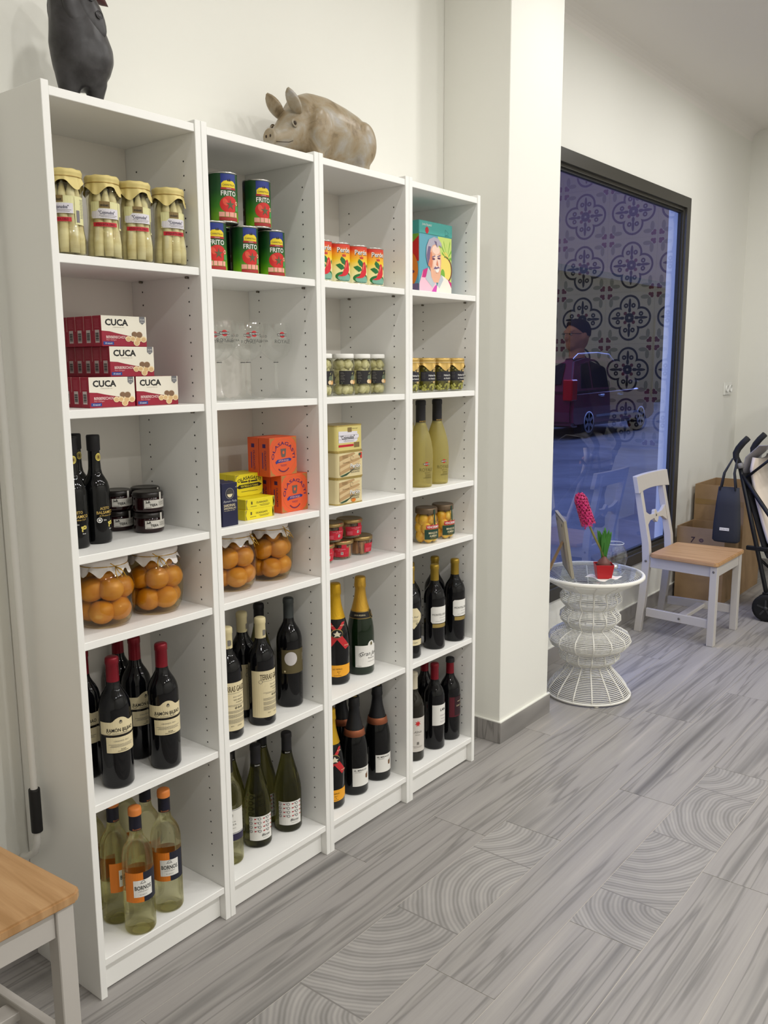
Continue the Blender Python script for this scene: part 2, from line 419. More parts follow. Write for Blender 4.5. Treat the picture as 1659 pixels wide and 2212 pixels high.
# ------------------------------------------------------------------ outside: street, building, car
def outside():
    m = mat('street_stone', (90, 88, 92), .55, spec=.4); n = N(m); v = n.mapped('Object')
    a = n.noise(v, .9, 6, .6, .6).outputs[0]; b = n.noise(v, 7, 5, .6).outputs[0]
    n.l(n.mix(.5, n.ramp(a, [(.3, C(70, 68, 72)), (.7, C(118, 116, 118))]), n.ramp(b, [(.35, (.7, .7, .7, 1)), (.65, (1, 1, 1, 1))]), 'MULTIPLY'), n.p.inputs['Base Color'])
    n.bump(b, .4, .01)
    st = struct(MB().box(-6, 60, .40, 11.5, -.3, -.06).build('ground_street', m))
    struct(MB().box(-12, 60, .405, .6, 3.12, 11).box(5.56, 60, .405, .6, -.3, 3.12).box(-12, -2.72, .405, .6, -.3, 3.12).build('wall_street', plaster('grey_render', (70, 66, 62))))
    fac = mat('dark_shopfront', (20, 19, 20), .7, spec=.1); up = plaster('mauve_render', (112, 84, 82))
    t = tag(bpy.data.objects.new('building', None), 'long dark building across the street with a pale mauve upper floor', 'building'); COL.objects.link(t); t.location = (30, 11.5, -.06)
    MB().box(-34, 30, 0, .5, 0, 4.4).build('ground_floor', fac, t)
    MB().box(-34, 30, -.05, .5, 4.4, 12).build('upper_floor', up, t)
    MB().box(-34, 30, -.25, .1, 4.3, 4.5).build('cornice', mat('grey_cornice', (58, 54, 54), .8), t)
    dk = mat('dark_door', (12, 11, 12), .6, spec=.1)
    for x in (-26, -19, -12, -5, 2, 9):
        MB().box(x, x+2.2, -.04, .02, 0, 3.2).build('door_panel', dk, t)
    # a car parked on the far side: tail to the left, nose away to the right
    red = mat('dark_red_paint', (104, 18, 40), .22, spec=.7, coat=1.0); gl = mat('tinted_car_glass', (18, 14, 20), .05, spec=.8)
    blk = mat('tyre_rubber', (18, 18, 20), .8); al = mat('alloy_wheel', (170, 172, 180), .3, .8); tl = mat('red_tail_lamp', (190, 16, 24), .2, coat=.8)
    chrome = mat('bright_trim', (190, 195, 205), .15, .9)
    c = thing('car', 'dark red people carrier parked outside the window, tail lamp towards us', 'car', (14.95, 6.32, -.06))
    L, Wd = 4.3, 1.76
    M = Matrix(((1, 0, 0, 0), (0, 0, 1, 0), (0, 1, 0, 0), (0, 0, 0, 1)))
    low = [(.05, .3), (.02, .55), (.06, .95), (3.35, 1.0), (4.0, .86), (4.27, .66), (4.3, .35), (4.15, .24), (.2, .24)]
    MB().prism(low, 0, Wd, M=M).build('body', red, c, bevel=.06, bseg=3)
    cab = [(.06, .93), (.12, 1.15), (.34, 1.58), (.9, 1.66), (1.9, 1.65), (2.35, 1.55), (3.38, .99)]
    V = []; n_ = len(cab)
    for yy, k in ((.02, 0), (Wd-.02, 1)):
        for x, z in cab:
            ins = (z-.95)*.2; V.append((x, yy + (ins if k == 0 else -ins), z))
    F = [tuple(range(n_))[::-1], tuple(range(n_, 2*n_))] + [(i, (i+1) % n_, n_+(i+1) % n_, n_+i) for i in range(n_)]
    MB().add(V, F).build('cabin', red, c, bevel=.03, bseg=2)
    def sidepoly(pts, name, mt, k=.004):
        mb = MB(); P = []
        for x, z in pts: P.append((x, .02+(z-.95)*.2-k, z))
        for x, z in pts: P.append((x, .02+(z-.95)*.2+.01, z))
        q = len(pts); mb.add(P, [tuple(range(q)), tuple(range(q, 2*q))[::-1]] + [(i, (i+1) % q, q+(i+1) % q, q+i) for i in range(q)]); return mb.build(name, mt, c)
    sidepoly([(.45, 1.02), (.95, 1.02), (.95, 1.54), (.6, 1.5)], 'rear_quarter_window', gl)
    sidepoly([(1.02, 1.02), (1.85, 1.02), (1.8, 1.57), (1.02, 1.56)], 'rear_door_window', gl)
    sidepoly([(1.93, 1.02), (3.05, 1.02), (2.3, 1.5), (1.88, 1.57)], 'front_door_window', gl)
    MB().tube([(.35, .17, 1.6), (.55, .17, 1.7), (1.4, .17, 1.73), (2.0, .17, 1.7), (2.25, .17, 1.58)], .02, 8).build('roof_rail', chrome, c)
    MB().tube([(.35, Wd-.17, 1.6), (.55, Wd-.17, 1.7), (1.4, Wd-.17, 1.73), (2.0, Wd-.17, 1.7), (2.25, Wd-.17, 1.58)], .02, 8).build('roof_rail', chrome, c)
    MB().box(-.02, .22, -.012, .2, .78, 1.2).build('tail_lamp', tl, c, bevel=.02)
    MB().box(-.02, .22, Wd-.2, Wd+.012, .78, 1.2).build('tail_lamp', tl, c, bevel=.02)
    MB().add([(.085, .28, 1.1), (.085, Wd-.28, 1.1), (.3, Wd-.3, 1.52), (.3, .3, 1.52)], [(0, 1, 2, 3)], M=Matrix.Translation((-.02, 0, 0))).build('rear_window', gl, c)
    for x in (1.25, 2.2): MB().box(x, x+.2, -.03, .01, .84, .88).build('door_handle', chrome, c, bevel=.008)
    MB().box(1.1, 3.2, -.02, .01, .42, .47).build('side_moulding', chrome, c)
    MB().box(2.75, 2.9, -.18, 0, 1.0, 1.14).build('door_mirror', blk, c, bevel=.03)
    Mw = Matrix.Rotation(pi/2, 4, 'X')
    for x in (.78, 3.45):
        for y in (.1, Wd-.1):
            w = MB().lathe([(0, -.1), (.22, -.1), (.31, -.09), (.325, -.05), (.325, .05), (.31, .09), (.22, .1), (0, .1)], 28, M=Matrix.Translation((x, y, .325)) @ Mw).build('wheel', blk, c)
            r = MB(); yy = .105 if y < 1 else -.105
            for k in range(6):
                r.box(-.03, .03, -.008, .008, .03, .21, M=Matrix.Translation((x, y-yy, .325)) @ Matrix.Rotation(k*pi/3, 4, 'Y'))
            r.lathe([(.19, -.01), (.22, -.01), (.22, .01), (.19, .01)], 24, M=Matrix.Translation((x, y-yy, .325)) @ Mw)
            r.build('alloy_rim', al, w)
outside()

# ------------------------------------------------------------------ ceiling downlights
def lights():
    ring = mat('white_lamp_ring', (235, 235, 232), .4); lens = mat('lit_lens', (255, 250, 240), .5, emit=(255, 244, 224), es=12)
    t0 = None
    for i, (x, y, pw) in enumerate(LAMPS):
        row = {-.54: 'along the shelves', -2.1: 'over the middle of the shop', -3.5: 'by the opposite wall'}[y]
        k = sorted(a for a, b, _ in LAMPS if b == y).index(x)
        lab = f'white recessed ceiling spot {row}, {["first", "second", "third", "fourth", "fifth", "sixth"][k]} from the left'  # first one over the middle is an added fill lamp
        if t0 is None:
            t = t0 = thing('ceiling_spot', lab, 'ceiling light', (x, y, ZC), 0, 'recessed ceiling spots')
            MB().lathe([(.048, -.002), (.052, -.012), (.062, -.010), (.066, 0), (.048, 0)], 28).build('trim_ring', ring, t)
            MB().lathe([(0, -.003), (.047, -.003)], 28).build('lens', lens, t)
        else:
            t = dup(t0, (x, y, ZC), 0, lab)
            for c in list(t.children):
                if c.type == 'LIGHT': bpy.data.objects.remove(c)
        ld = bpy.data.lights.new('spot_lamp', 'AREA'); ld.shape = 'DISK'; ld.size = .085; ld.energy = LAMP_W*pw; ld.color = LAMP_COL
        lo = bpy.data.objects.new('spot_lamp', ld); COL.objects.link(lo); lo.parent = t; lo.location = (0, 0, -.014)
lights()

# ------------------------------------------------------------------ patterned tiles on the far wall (seen mirrored in the window)
def tiles():
    m = mat('encaustic_tile', (215, 210, 200), .35); n = N(m)
    g = n.n('ShaderNodeNewGeometry'); sp = n.n('ShaderNodeSeparateXYZ'); n.l(g.outputs['Position'], sp.inputs[0])
    P = .385
    def cell(o, ph): return n.m('ABSOLUTE', n.m('SUBTRACT', n.m('FRACT', n.m('ADD', n.m('DIVIDE', o, P), ph)), .5))
    ax, az = cell(sp.outputs[1], 20.7727), cell(sp.outputs[2], .8325)
    hi, lo = n.m('MAXIMUM', ax, az), n.m('MINIMUM', ax, az)
    def dist(a, b, cx, cy, sx=1., sy=1.):
        p, q = n.m('DIVIDE', n.m('SUBTRACT', a, cx), sx), n.m('DIVIDE', n.m('SUBTRACT', b, cy), sy)
        return n.m('SQRT', n.m('ADD', n.m('MULTIPLY', p, p), n.m('MULTIPLY', q, q)))
    def band(d, r, w): return n.m('LESS_THAN', n.m('ABSOLUTE', n.m('SUBTRACT', d, r)), w)
    OR = lambda *a: a[0] if len(a) == 1 else n.m('MAXIMUM', a[0], OR(*a[1:]))
    d = dist(hi, lo, .23, 0)
    rim = band(d, .19, .02)
    mid = band(dist(hi, lo, 0, 0), .075, .018)
    petal = n.m('LESS_THAN', dist(hi, lo, .27, 0, .1, .026), 1)
    curl = band(dist(hi, lo, .235, .075), .03, .016)
    stem = n.m('LESS_THAN', dist(hi, lo, .15, 0, .05, .03), 1)
    dark = OR(rim, mid, petal, curl, stem)
    cx, cz = n.m('SUBTRACT', .5, ax), n.m('SUBTRACT', .5, az)
    ch, cl = n.m('MAXIMUM', cx, cz), n.m('MINIMUM', cx, cz)
    heart = OR(n.m('LESS_THAN', dist(ch, cl, .1, .06), .032), n.m('LESS_THAN', dist(cx, cz, .055, .055), .026))
    budm = n.m('LESS_THAN', dist(ax, az, .085, .085), .035)
    leaf = n.m('LESS_THAN', dist(ch, cl, .2, .11, .085, .04), 1)
    col = n.mix(leaf, C(205, 202, 190), C(150, 152, 138))
    col = n.mix(OR(heart, budm), col, C(112, 48, 50)); col = n.mix(dark, col, C(44, 40, 42))
    n.l(col, n.p.inputs['Base Color'])
    par = struct(MB().box(XF-.010, XF-.004, -3.0, -.105, .84, 2.95).build('wall_tiling', mat('grey_grout', (150, 148, 140), .9)))
    base = None
    for i in range(14):
        for k in range(4, 15):
            y, z = -.105-.1925*(i+.5), .0645+.1925*(k+.5)
            if base is None: base = MB().box(-.003, .003, -.0957, .0957, -.0957, .0957).build('wall_tile', m, par); o = base
            else: o = bpy.data.objects.new('wall_tile', base.data); COL.objects.link(o); o.parent = par
            o.location = (XF-.012, y, z)
tiles()
# ------------------------------------------------------------------ bookcases
SH = [1.691, 1.372, 1.0575, .8635, .4798, .096]     # upper faces of the shelves
TP = .018
def bookcases():
    m = mat('white_laminate', (246, 245, 241), .38, spec=.4); dk = mat('peg_hole', (40, 38, 36), .9); pin = mat('metal_pin', (120, 112, 100), .35, .8)
    bk = mat('white_backboard', (238, 233, 225), .6, spec=.3)
    names = ['the asparagus jars', 'the stacked green tomato tins', 'the four red pepper tins', 'the turquoise gift tin']
    first = None
    for i in range(4):
        lab = f'narrow white bookcase holding {names[i]} on its top shelf'
        if first: dup(first, (.4*i, 0, 0), 0, lab); continue
        t = first = thing('bookcase', lab, 'bookcase', (0, 0, 0), 0, 'white bookcases in a row')
        for x in (0, .4-TP): MB().box(x+.0004, x+TP-.0004, 0, .28, 0, 2.02).build('side_panel', m, t, bevel=.001)
        MB().box(TP, .4-TP, .002, .28, 1.993, 2.011).build('top_board', m, t, bevel=.001)
        for z in SH: MB().box(TP, .4-TP, .004 if z > .1 else .002, .268, z-.018, z).build('shelf', m, t, bevel=.001)
        MB().box(TP, .4-TP, .022, .040, .004, .078).build('plinth', m, t, bevel=.001)
        MB().box(TP, .4-TP, .268, .274, .03, 1.993).build('back_board', bk, t)
        h = MB()
        for x, d in ((TP, 1), (.4-TP, -1)):
            M = Matrix.Translation((x, 0, 0)) @ Matrix.Rotation(pi/2*d, 4, 'Y')
            for y in (.045, .225):
                for k in range(58):
                    z = .142 + .032*k
                    if z > 1.96 or any(zz-.03 < z < zz+.004 for zz in SH): continue
                    h.add([(x+d*.0004, y+.0022*cos(a), z+.0022*sin(a)) for a in [2*pi*j/8 for j in range(8)]], [tuple(range(8))])
        h.build('peg_holes', dk, t)['kind'] = 'stuff'
        for z in SH[:5]:
            for x, d in ((TP, 1), (.4-TP, -1)):
                for y in (.045, .225): MB().tube([(x, y, z-.021), (x+d*.009, y, z-.021)], .0028, 8).build('shelf_pin', pin, t)
bookcases()

# ------------------------------------------------------------------ shared goods
for _n, _c in {'black_foil': (24, 22, 26), 'brown_ink': (110, 84, 40), 'crimson_paper': (190, 24, 46), 'bronze_patch': (128, 106, 62), 'barcode_grey': (120, 116, 122), 'tan_patch': (186, 160, 106), 'lilac_white': (222, 218, 226), 'olive_ink': (92, 86, 40), 'smoke_ink': (92, 92, 88), 'tomato_red_print': (204, 36, 30), 'dark_grey_ink': (70, 66, 62), 'pink_ink': (232, 170, 176), 'brick_print': (166, 40, 38), 'orange_paper': (224, 126, 34), 'plum_line_print': (96, 52, 84), 'violet_hair_print': (112, 96, 132), 'mauve_ink': (170, 150, 165), 'silver_ink': (186, 186, 186), 'tyre_rubber': (18, 18, 20)}.items(): mat(_n, _c, .55)
INK = mat('black_ink', (22, 20, 20), .6); WHITE = mat('white_paper', (236, 234, 228), .7); CREAM = mat('cream_paper', (226, 212, 172), .7)
GREYINK = mat('grey_ink', (120, 116, 110), .7); GOLDINK = mat('gold_ink', (196, 160, 80), .35, .6); REDINK = mat('red_ink', (190, 28, 44), .5)
SILVER = mat('tin_metal', (200, 198, 192), .25, .9); GOLDTIN = mat('gold_tin', (196, 172, 104), .25, .85)
BORD = [(0, .004), (.030, 0), (.0355, .002), (.0375, .007), (.0375, .190), (.0365, .201), (.0335, .213), (.028, .2245), (.0215, .235), (.0165, .245), (.0148, .256), (.0145, .268)]
BORD = BORD + [(.0145, .312)]
BURG = [(0, .004), (.033, 0), (.0385, .002), (.041, .008), (.041, .118), (.0395, .136), (.036, .155), (.031, .175), (.0255, .195), (.0205, .214), (.0168, .230), (.0148, .246), (.0143, .262), (.0143, .298)]
CHAM = [(0, .004), (.035, 0), (.041, .002), (.0435, .008), (.0435, .128), (.0425, .148), (.0395, .168), (.0345, .190), (.0285, .212), (.0230, .232), (.0190, .250), (.0168, .266), (.0158, .285), (.0158, .315)]
def scaled(p, k): return [(r, z*k) for r, z in p]
def capsule(parent, m, z0, z1, r=.0152, top=True, name='capsule', m2=None, zt=None):
    p = [(r*1.0, z0), (r*.985, z0+.002), (r*.97, z1-.018), (r*1.04, z1-.0165), (r*1.04, z1-.006), (r*.98, z1-.002), (r*.8, z1), (0, z1)]
    o = MB().lathe(p, 24).build(name, m, parent)
    if m2: MB().lathe([(r*1.06, zt), (r*1.06, z1-.006), (r*1.0, z1-.001), (r*.8, z1+.001), (0, z1+.001)], 24).build('cap_top', m2, o)
    return o
def rect_label(parent, r, a, t0, t1, m, name='label', art=None, outline=None, prof=None, step=.006):
    """label patch from arc position a[0] to a[1] (metres along the glass, 0 = front)"""
    A = Art(on_prof(prof, r) if prof else on_cyl(r), step, .0004)
    A.poly(outline or [(a[0], t0), (a[1], t0), (a[1], t1), (a[0], t1)], m, 0)
    o = A.build(name, parent)
    if art:
        B = Art(on_prof(prof, r) if prof else on_cyl(r), step, .00025, .0004); art(B)
        b = B.build('print', o)
    return o
def shelf_z(i): return SH[i-1] + .0002
def paper_cover(parent, r, z0, z1, skirt, m, pts=4, ph=.3, name='paper_cover', ruffle=.06):
    """cloth or paper tied over a lid: flat top, waist under the lid, pointed skirt"""
    prof = [(0, z1), (r*.7, z1+.0008), (r*.96, z1-.001), (r*1.01, z1-.005), (r*1.0, z0+.006), (r*.965, z0), (r*1.02, z0-skirt*.45), (r*1.07, z0-skirt)]
    def rf(q, z, a, i):
        w = sin(a*11+ph*7)*.5+sin(a*17+ph)*.3+sin(a*5+2*ph)*.3
        k = {7: 1., 6: .7, 5: .25, 4: .15, 3: .1}.get(i, 0)
        pt = abs(cos(a*pts/2+ph))**2.2
        zz = z
        if i == 7: zz = z0-skirt*(.42+.9*pt)
        if i == 6: zz = z0-skirt*(.2+.42*pt)
        if i in (2, 3): zz = z+.0007*sin(a*9+ph)
        return q*(1+ruffle*w*k), zz
    return MB().lathe(prof, 72, rf=rf).build(name, m, parent)
# ------------------------------------------------------------------ bottles
WINE = mat('dark_wine_glass', (11, 11, 14), .05, spec=.42)
GREENG = mat('green_bottle_glass', (16, 34, 14), .07, spec=.55)
BLACKG = mat('black_bottle_glass', (9, 10, 11), .07, spec=.42)
OLIVE = bottle_glass('olive_bottle_glass', (.34, .33, .12), .75, 1.36)
PALE = bottle_glass('pale_wine_glass', (.95, .935, .70), .45, 1.34)
def ramon(t):
    MB().lathe(BORD, 36).build('body', WINE, t)
    capsule(t, mat('wine_red_foil', (128, 18, 34), .35, .3), .250, .3145)
    h = .052
    top = [(-h, .166), (-.022, .166), (-.018, .168), (-.012, .1735), (-.006, .1765), (0, .1775), (.006, .1765), (.012, .1735), (.018, .168), (.022, .166), (h, .166)]
    def a1(A):
        A.text('RAMÓN BILBAO', 0, .1465, .0085, INK, 1, .066, .012)
        A.ring(-.0285, .143, .0045, .0053, INK, 1, 14, pi*.9, pi*2.1); A.ring(.0095, .143, .0045, .0053, INK, 1, 14, pi*.9, pi*2.1)
        A.ring(0, .1655, .0030, .0038, INK, 1, 14); A.ell(0, .1685, .0025, .002, INK, 2, 8); A.ell(0, .166, .0018, .0018, GREYINK, 2, 8)
        A.lines(-.02, .02, [.138], .0009, GREYINK); A.rect(-h, .1325, h, .135, mat('black_gold_rule', (40, 32, 20), .5), 1)
    rect_label(t, .0375, (-h, h), .1325, .166, CREAM, outline=[(-h, .1325), (h, .1325)] + top[::-1], art=a1)
    def a2(A):
        A.text('CRIANZA 2011', 0, .1195, .0030, GREYINK, 1, .036); A.lines(-.03, .03, [.111, .1082, .1054], .0008, GREYINK); A.text('RIOJA', .004, .0985, .0035, INK, 1, .012)
        A.lines(-.01, .016, [.0945], .0008, INK)
    rect_label(t, .0375, (-.036, h), .0905, .129, CREAM, 'lower_label', art=a2)
def bornos(t):
    prof = [(0, .016), (.010, .014), (.022, .006), (.030, 0), (.0355, .002), (.0375, .007)] + BORD[4:]
    MB().lathe(prof, 40).build('body', PALE, t)
    nv = mat('navy_foil', (26, 26, 44), .4, .2); og = mat('orange_wax', (222, 132, 62), .5)
    o = capsule(t, nv, .262, .318, .0152, m2=og, zt=.300)
    A = Art(on_cyl(.0154), .004, .0003); A.text('Bornos', 0, .266, .004, mat('orange_ink', (214, 130, 66), .5), 0, .02); A.build('print', o)
    ogp = mat('orange_paper', (224, 126, 34), .55); nvp = mat('navy_paper', (30, 32, 48), .5)
    def a1(A):
        A.rect(.004, .088, .045, .165, nvp, 0); A.rect(-.020, .102, .026, .1455, WHITE, 1)
        A.text('BORNOS', .003, .126, .0105, INK, 2, .040, .018); A.ring(.003, .139, .004, .005, INK, 2, 10, 0, pi); A.lines(-.004, .010, [.1375], .0012, INK, 2)
        A.text('VERDEJO', .003, .1165, .0022, GREYINK, 2, .026); A.text('RUEDA', .003, .108, .0022, GREYINK, 2, .018)
    rect_label(t, .0375, (-.042, .045), .088, .165, ogp, art=a1)
    rect_label(t, .0375, (.092, .142), .09, .15, ogp, 'back_label')
def terras(t):
    MB().lathe(scaled(BORD, .957), 36).build('body', WINE, t)
    cw = mat('cream_foil', (222, 208, 162), .45); o = capsule(t, cw, .236, .3015)
    A = Art(on_cyl(.0153), .004, .0003); A.rect(-.004, .252, .004, .268, GREYINK, 0); A.rect(.005, .254, .007, .266, GREYINK, 0); A.ring(0, .246, .001, .0016, INK, 0); A.build('print', o)
    def a1(A):
        A.text('TERRAS GAUDA', .006, .141, .0155, mat('sepia_ink', (92, 80, 56), .7), 1, .075, .012)
        A.ring(-.030, .128, .0045, .0053, GREYINK, 1); A.lines(-.026, .04, [.1285], .0007, GREYINK); A.text('RIAS BAIXAS', .012, .1185, .0028, GREYINK, 1, .03); A.text('VINO BLANCO', .014, .110, .0034, INK, 1, .034)
        A.text('O ROSAL', .016, .103, .0034, INK, 1, .022)
        A.lines(-.024, .044, [.096, .0935], .0007, GREYINK)
        for k in range(3): A.ring(.004+.0085*k, .0875, .0016, .0031, INK, 1, 14)
        for y in (.0795, .077, .0745, .069, .0665, .064, .0615, .056, .0535, .051, .0485, .046): A.rect(-.024, y-.0004, .046, y+.0004, GREYINK, 1)
        A.text('2013', -.008, .038, .003, INK, 1); A.text('GALICIA', .014, .038, .003, INK, 1, .014)
    rect_label(t, .0375, (-.057, .057), .0245, .158, CREAM, art=a1)
def round_label(t):
    MB().lathe(scaled(BORD, 1.022), 36).build('body', WINE, t)
    capsule(t, mat('slate_foil', (62, 66, 66), .45, .2), .262, .321)
    def a1(A):
        A.ell(0, .148, .0185, .0205, mat('grey_disc', (205, 200, 200), .6), 1, 36)
        A.text('mas martinet', .042, .148, .004, WHITE, 1, .022, rot=pi/2); A.ell(-.018, .11, .0025, .003, CREAM, 1, 8)
    rect_label(t, .0375, (-.028, .06), .103, .174, mat('khaki_paper', (92, 82, 52), .7), art=a1)
def bicos(t):
    MB().lathe(BURG, 40).build('body', OLIVE, t)
    o = capsule(t, mat('black_foil', (24, 22, 26), .45, .2), .236, .3)
    A = Art(on_cyl(.0155), .004, .0005); A.text('bicos', 0, .2415, .004, WHITE, 0, .014); A.build('print', o)
    def a1(A):
        g = mat('fish_grey', (128, 128, 130), .6); rd = mat('lip_red', (176, 44, 52), .6)
        for r in range(4):
            y = .0905-.0125*r
            for c in range(6):
                x = -.031+.0125*c
                if c % 2 == 0:
                    A.ring(x, y, .0030, .0046, g, 1, 12); A.poly([(x-.0058, y+.002), (x-.0035, y), (x-.0058, y-.002)], g, 1)
                else:
                    A.ell(x, y, .0033, .0018, rd if (c+r) % 3 else rd, 1, 8); A.ring(x+.006, y+.001, .0018, .0028, g, 1, 10, 0, pi)
        A.text('Bicos', .012, .0405, .0075, INK, 1, .026, .006, .3); A.text('PAJARILLA', .012, .0315, .002, GREYINK, 1, .02)
    rect_label(t, .041, (-.0365, .0365), .024, .0975, WHITE, art=a1)
def alella(t):
    prof = [(0, .016), (.010, .014), (.022, .006), (.030, 0), (.0355, .002), (.0375, .007)] + BORD[4:]
    MB().lathe(prof, 40).build('body', PALE, t)
    capsule(t, mat('dark_cork_foil', (44, 40, 36), .5), .262, .315)
    def a1(A):
        A.ring(0, .149, .004, .0052, GREYINK, 1); A.text('Marqués de', 0, .131, .003, INK, 1, .024); A.text('ALELLA', 0, .1225, .0042, INK, 1, .028); A.text('Pansa Blanca', 0, .112, .003, GREYINK, 1, .024, 0, .3)
        A.rect(-.04, .163, .04, .1642, INK, 1); A.rect(-.04, .096, .04, .0972, INK, 1)
        A.rect(-.042, .074, .042, .094, mat('indigo_paper', (44, 38, 66), .5), 1); A.text('A', 0, .083, .004, CREAM, 2)
    rect_label(t, .0375, (-.042, .042), .074, .166, WHITE, art=a1)
def champ(t, glass, foil):
    MB().lathe(CHAM, 44).build('body', glass, t)
    p = [(.0300, .2075), (.0292, .210), (.0236, .2315), (.0196, .2495), (.0176, .266), (.0168, .279), (.0190, .283), (.0192, .290), (.0182, .296), (.0176, .312), (.015, .3165), (0, .317)]
    def rf(r, z, a, i): return r*(1+.018*sin(a*9+i)*(i > 4)), z
    return MB().lathe(p, 40, rf=rf).build('foil', foil, t)
def crinkle(m):
    n = N(m); v = n.mapped('Object', (1, 1, .45)); n.bump(n.noise(v, 260, 3, .6, 1.0).outputs[0], .55, .002); return m
GOLDF = crinkle(mat('gold_foil', (204, 160, 62), .32, .75)); GOLDG = crinkle(mat('yellow_gold_foil', (212, 166, 34), .34, .6))
def gran(t):
    o = champ(t, GREENG, GOLDF)
    f = on_prof(CHAM, .030)
    A = Art(f, .005, .0004); bk = mat('black_band', (26, 22, 22), .4)
    A.rect(-.094, .186, .094, .2065, bk, 0); A.rect(-.094, .2055, .094, .207, GOLDINK, 1); A.rect(-.094, .185, .094, .1862, GOLDINK, 1)
    A.text('CAVA RESERVA', -.028, .196, .0045, CREAM, 1, .034)
    b = A.build('neck_band', t)
    A = Art(f, .005, .0012); A.ell(.016, .196, .0135, .0165, GOLDTIN, 0, 28); A.ell(.016, .196, .0105, .013, bk, 1, 24); A.ring(.016, .196, .006, .008, GOLDINK, 2, 18); A.build('medallion', t)
    A = Art(on_prof([(.02, .225), (.0175, .275)], .018), .004, .0012); A.text('Gran', .006, .235, .007, mat('brown_ink', (110, 84, 40), .6), 0, .02, 0, .3); A.build('print', o)
    h = .056
    top = [(h, .098), (.014, .098), (.0125, .104), (.0085, .1095), (0, .1125), (-.0085, .1095), (-.0125, .104), (-.014, .098), (-h, .098)]
    def a1(A):
        A.ell(0, .1025, .0048, .0062, mat('olive_seal', (92, 84, 52), .5), 1, 20); A.ring(0, .1025, .0035, .0041, CREAM, 2, 14)
        A.text('Gran Juvé', -.004, .071, .0135, INK, 1, .074, -.004, .35); A.ring(-.038, .068, .006, .0066, INK, 1, 16, .5, 5.5); A.text('Reserva', 0, .056, .0042, INK, 1, .026); A.lines(-.015, .015, [.044], .0008, GREYINK)
        A.lines(-.05, -.036, [.031], .0008, GREYINK)
    rect_label(t, .0435, (-h, h), .027, .098, WHITE, art=a1, outline=[(-h, .027), (h, .027)] + top)
def ribbon_champ(t):
    o = champ(t, BLACKG, GOLDG)
    rd = mat('red_ribbon', (196, 40, 46), .45)
    f = on_prof(CHAM, .030)
    A = Art(f, .004, .0016)
    A.poly([(-.004, .174), (.0055, .170), (.030, .122), (.018, .114), (-.006, .158)], rd, 0)
    A.poly([(.004, .174), (-.0055, .170), (-.030, .122), (-.018, .114), (.006, .158)], rd, 0)
    A.poly([(-.004, .168), (.004, .172), (-.016, .199), (-.026, .199)], rd, 0); A.poly([(.004, .168), (-.004, .172), (.016, .199), (.026, .199)], rd, 0)
    for x, y in ((.02, .128), (-.02, .128), (.014, .19), (-.014, .19)): A.text('MUMM', x, y, .004, CREAM, 2, .011)
    b = A.build('ribbon', t)
    A = Art(f, .004, .0030); A.ell(0, .166, .0135, .0135, GOLDTIN, 0, 28); A.ell(0, .166, .0118, .0118, INK, 1, 26)
    A.poly([(0, .176), (.003, .169), (.008, .168), (.004, .164), (.006, .157), (0, .160), (-.006, .157), (-.004, .164), (-.008, .168), (-.003, .169)], mat('pale_star', (225, 216, 190), .4), 2)
    A.build('medallion', t)
    h = .05; og = mat('amber_paper', (240, 168, 40), .55)
    def a1(A): A.text('LE MERLE', 0, .052, .004, INK, 1, .03); A.text('BRUT', .004, .043, .003, INK, 1, .010); A.ell(.004, .037, .0012, .0012, INK, 1, 8); A.lines(-.012, .012, [.031], .0008, INK)
    rect_label(t, .0435, (-h, h), .026, .064, og, art=a1, outline=[(-h, .034), (-h*.6, .0285), (0, .026), (h*.6, .0285), (h, .034), (h, .064), (-h, .064)])
def miracle(t):
    p = scaled(CHAM, 1.015)
    MB().lathe(p, 44).build('body', BLACKG, t)
    bf = mat('matt_black_foil', (24, 24, 28), .5, .1); cop = mat('copper_foil', (158, 92, 62), .45, .5)
    q = [(.0292, .2125), (.0236, .235), (.0196, .253), (.0176, .270), (.0170, .284), (.0186, .288), (.0186, .294), (.0178, .299), (.0172, .316), (.012, .3205), (0, .321)]
    o = MB().lathe(q, 36, rf=lambda r, z, a, i: (r*(1+.015*sin(a*9+i)*(i > 3)), z)).build('foil', bf, t)
    MB().lathe([(.0346, .1935), (.0352, .194), (.0312, .2135), (.0300, .2145)], 40).build('neck_band', cop, t)
    MB().lathe([(0, .3222), (.009, .3222), (.0105, .3205)], 16).build('cap_disc', GOLDTIN, o)
    def a1(A):
        A.text('EL MIRACLE', -.006, .085, .0048, INK, 1, .044, .01); A.text('CAVA BRUT', -.015, .0785, .0028, GREYINK, 1, .022)
        br = mat('bronze_ink', (122, 84, 48), .5)
        A.rect(.012, .058, .0165, .0685, br, 1); A.rect(.0175, .058, .022, .0685, br, 1); A.ring(.017, .058, 0, .005, br, 1, 14, pi, 2*pi); A.poly([(.0175, .0685), (.022, .0685), (.0225, .074)], br, 1)
    rect_label(t, .0435, (-.034, .034), .031, .0925, WHITE, art=a1)
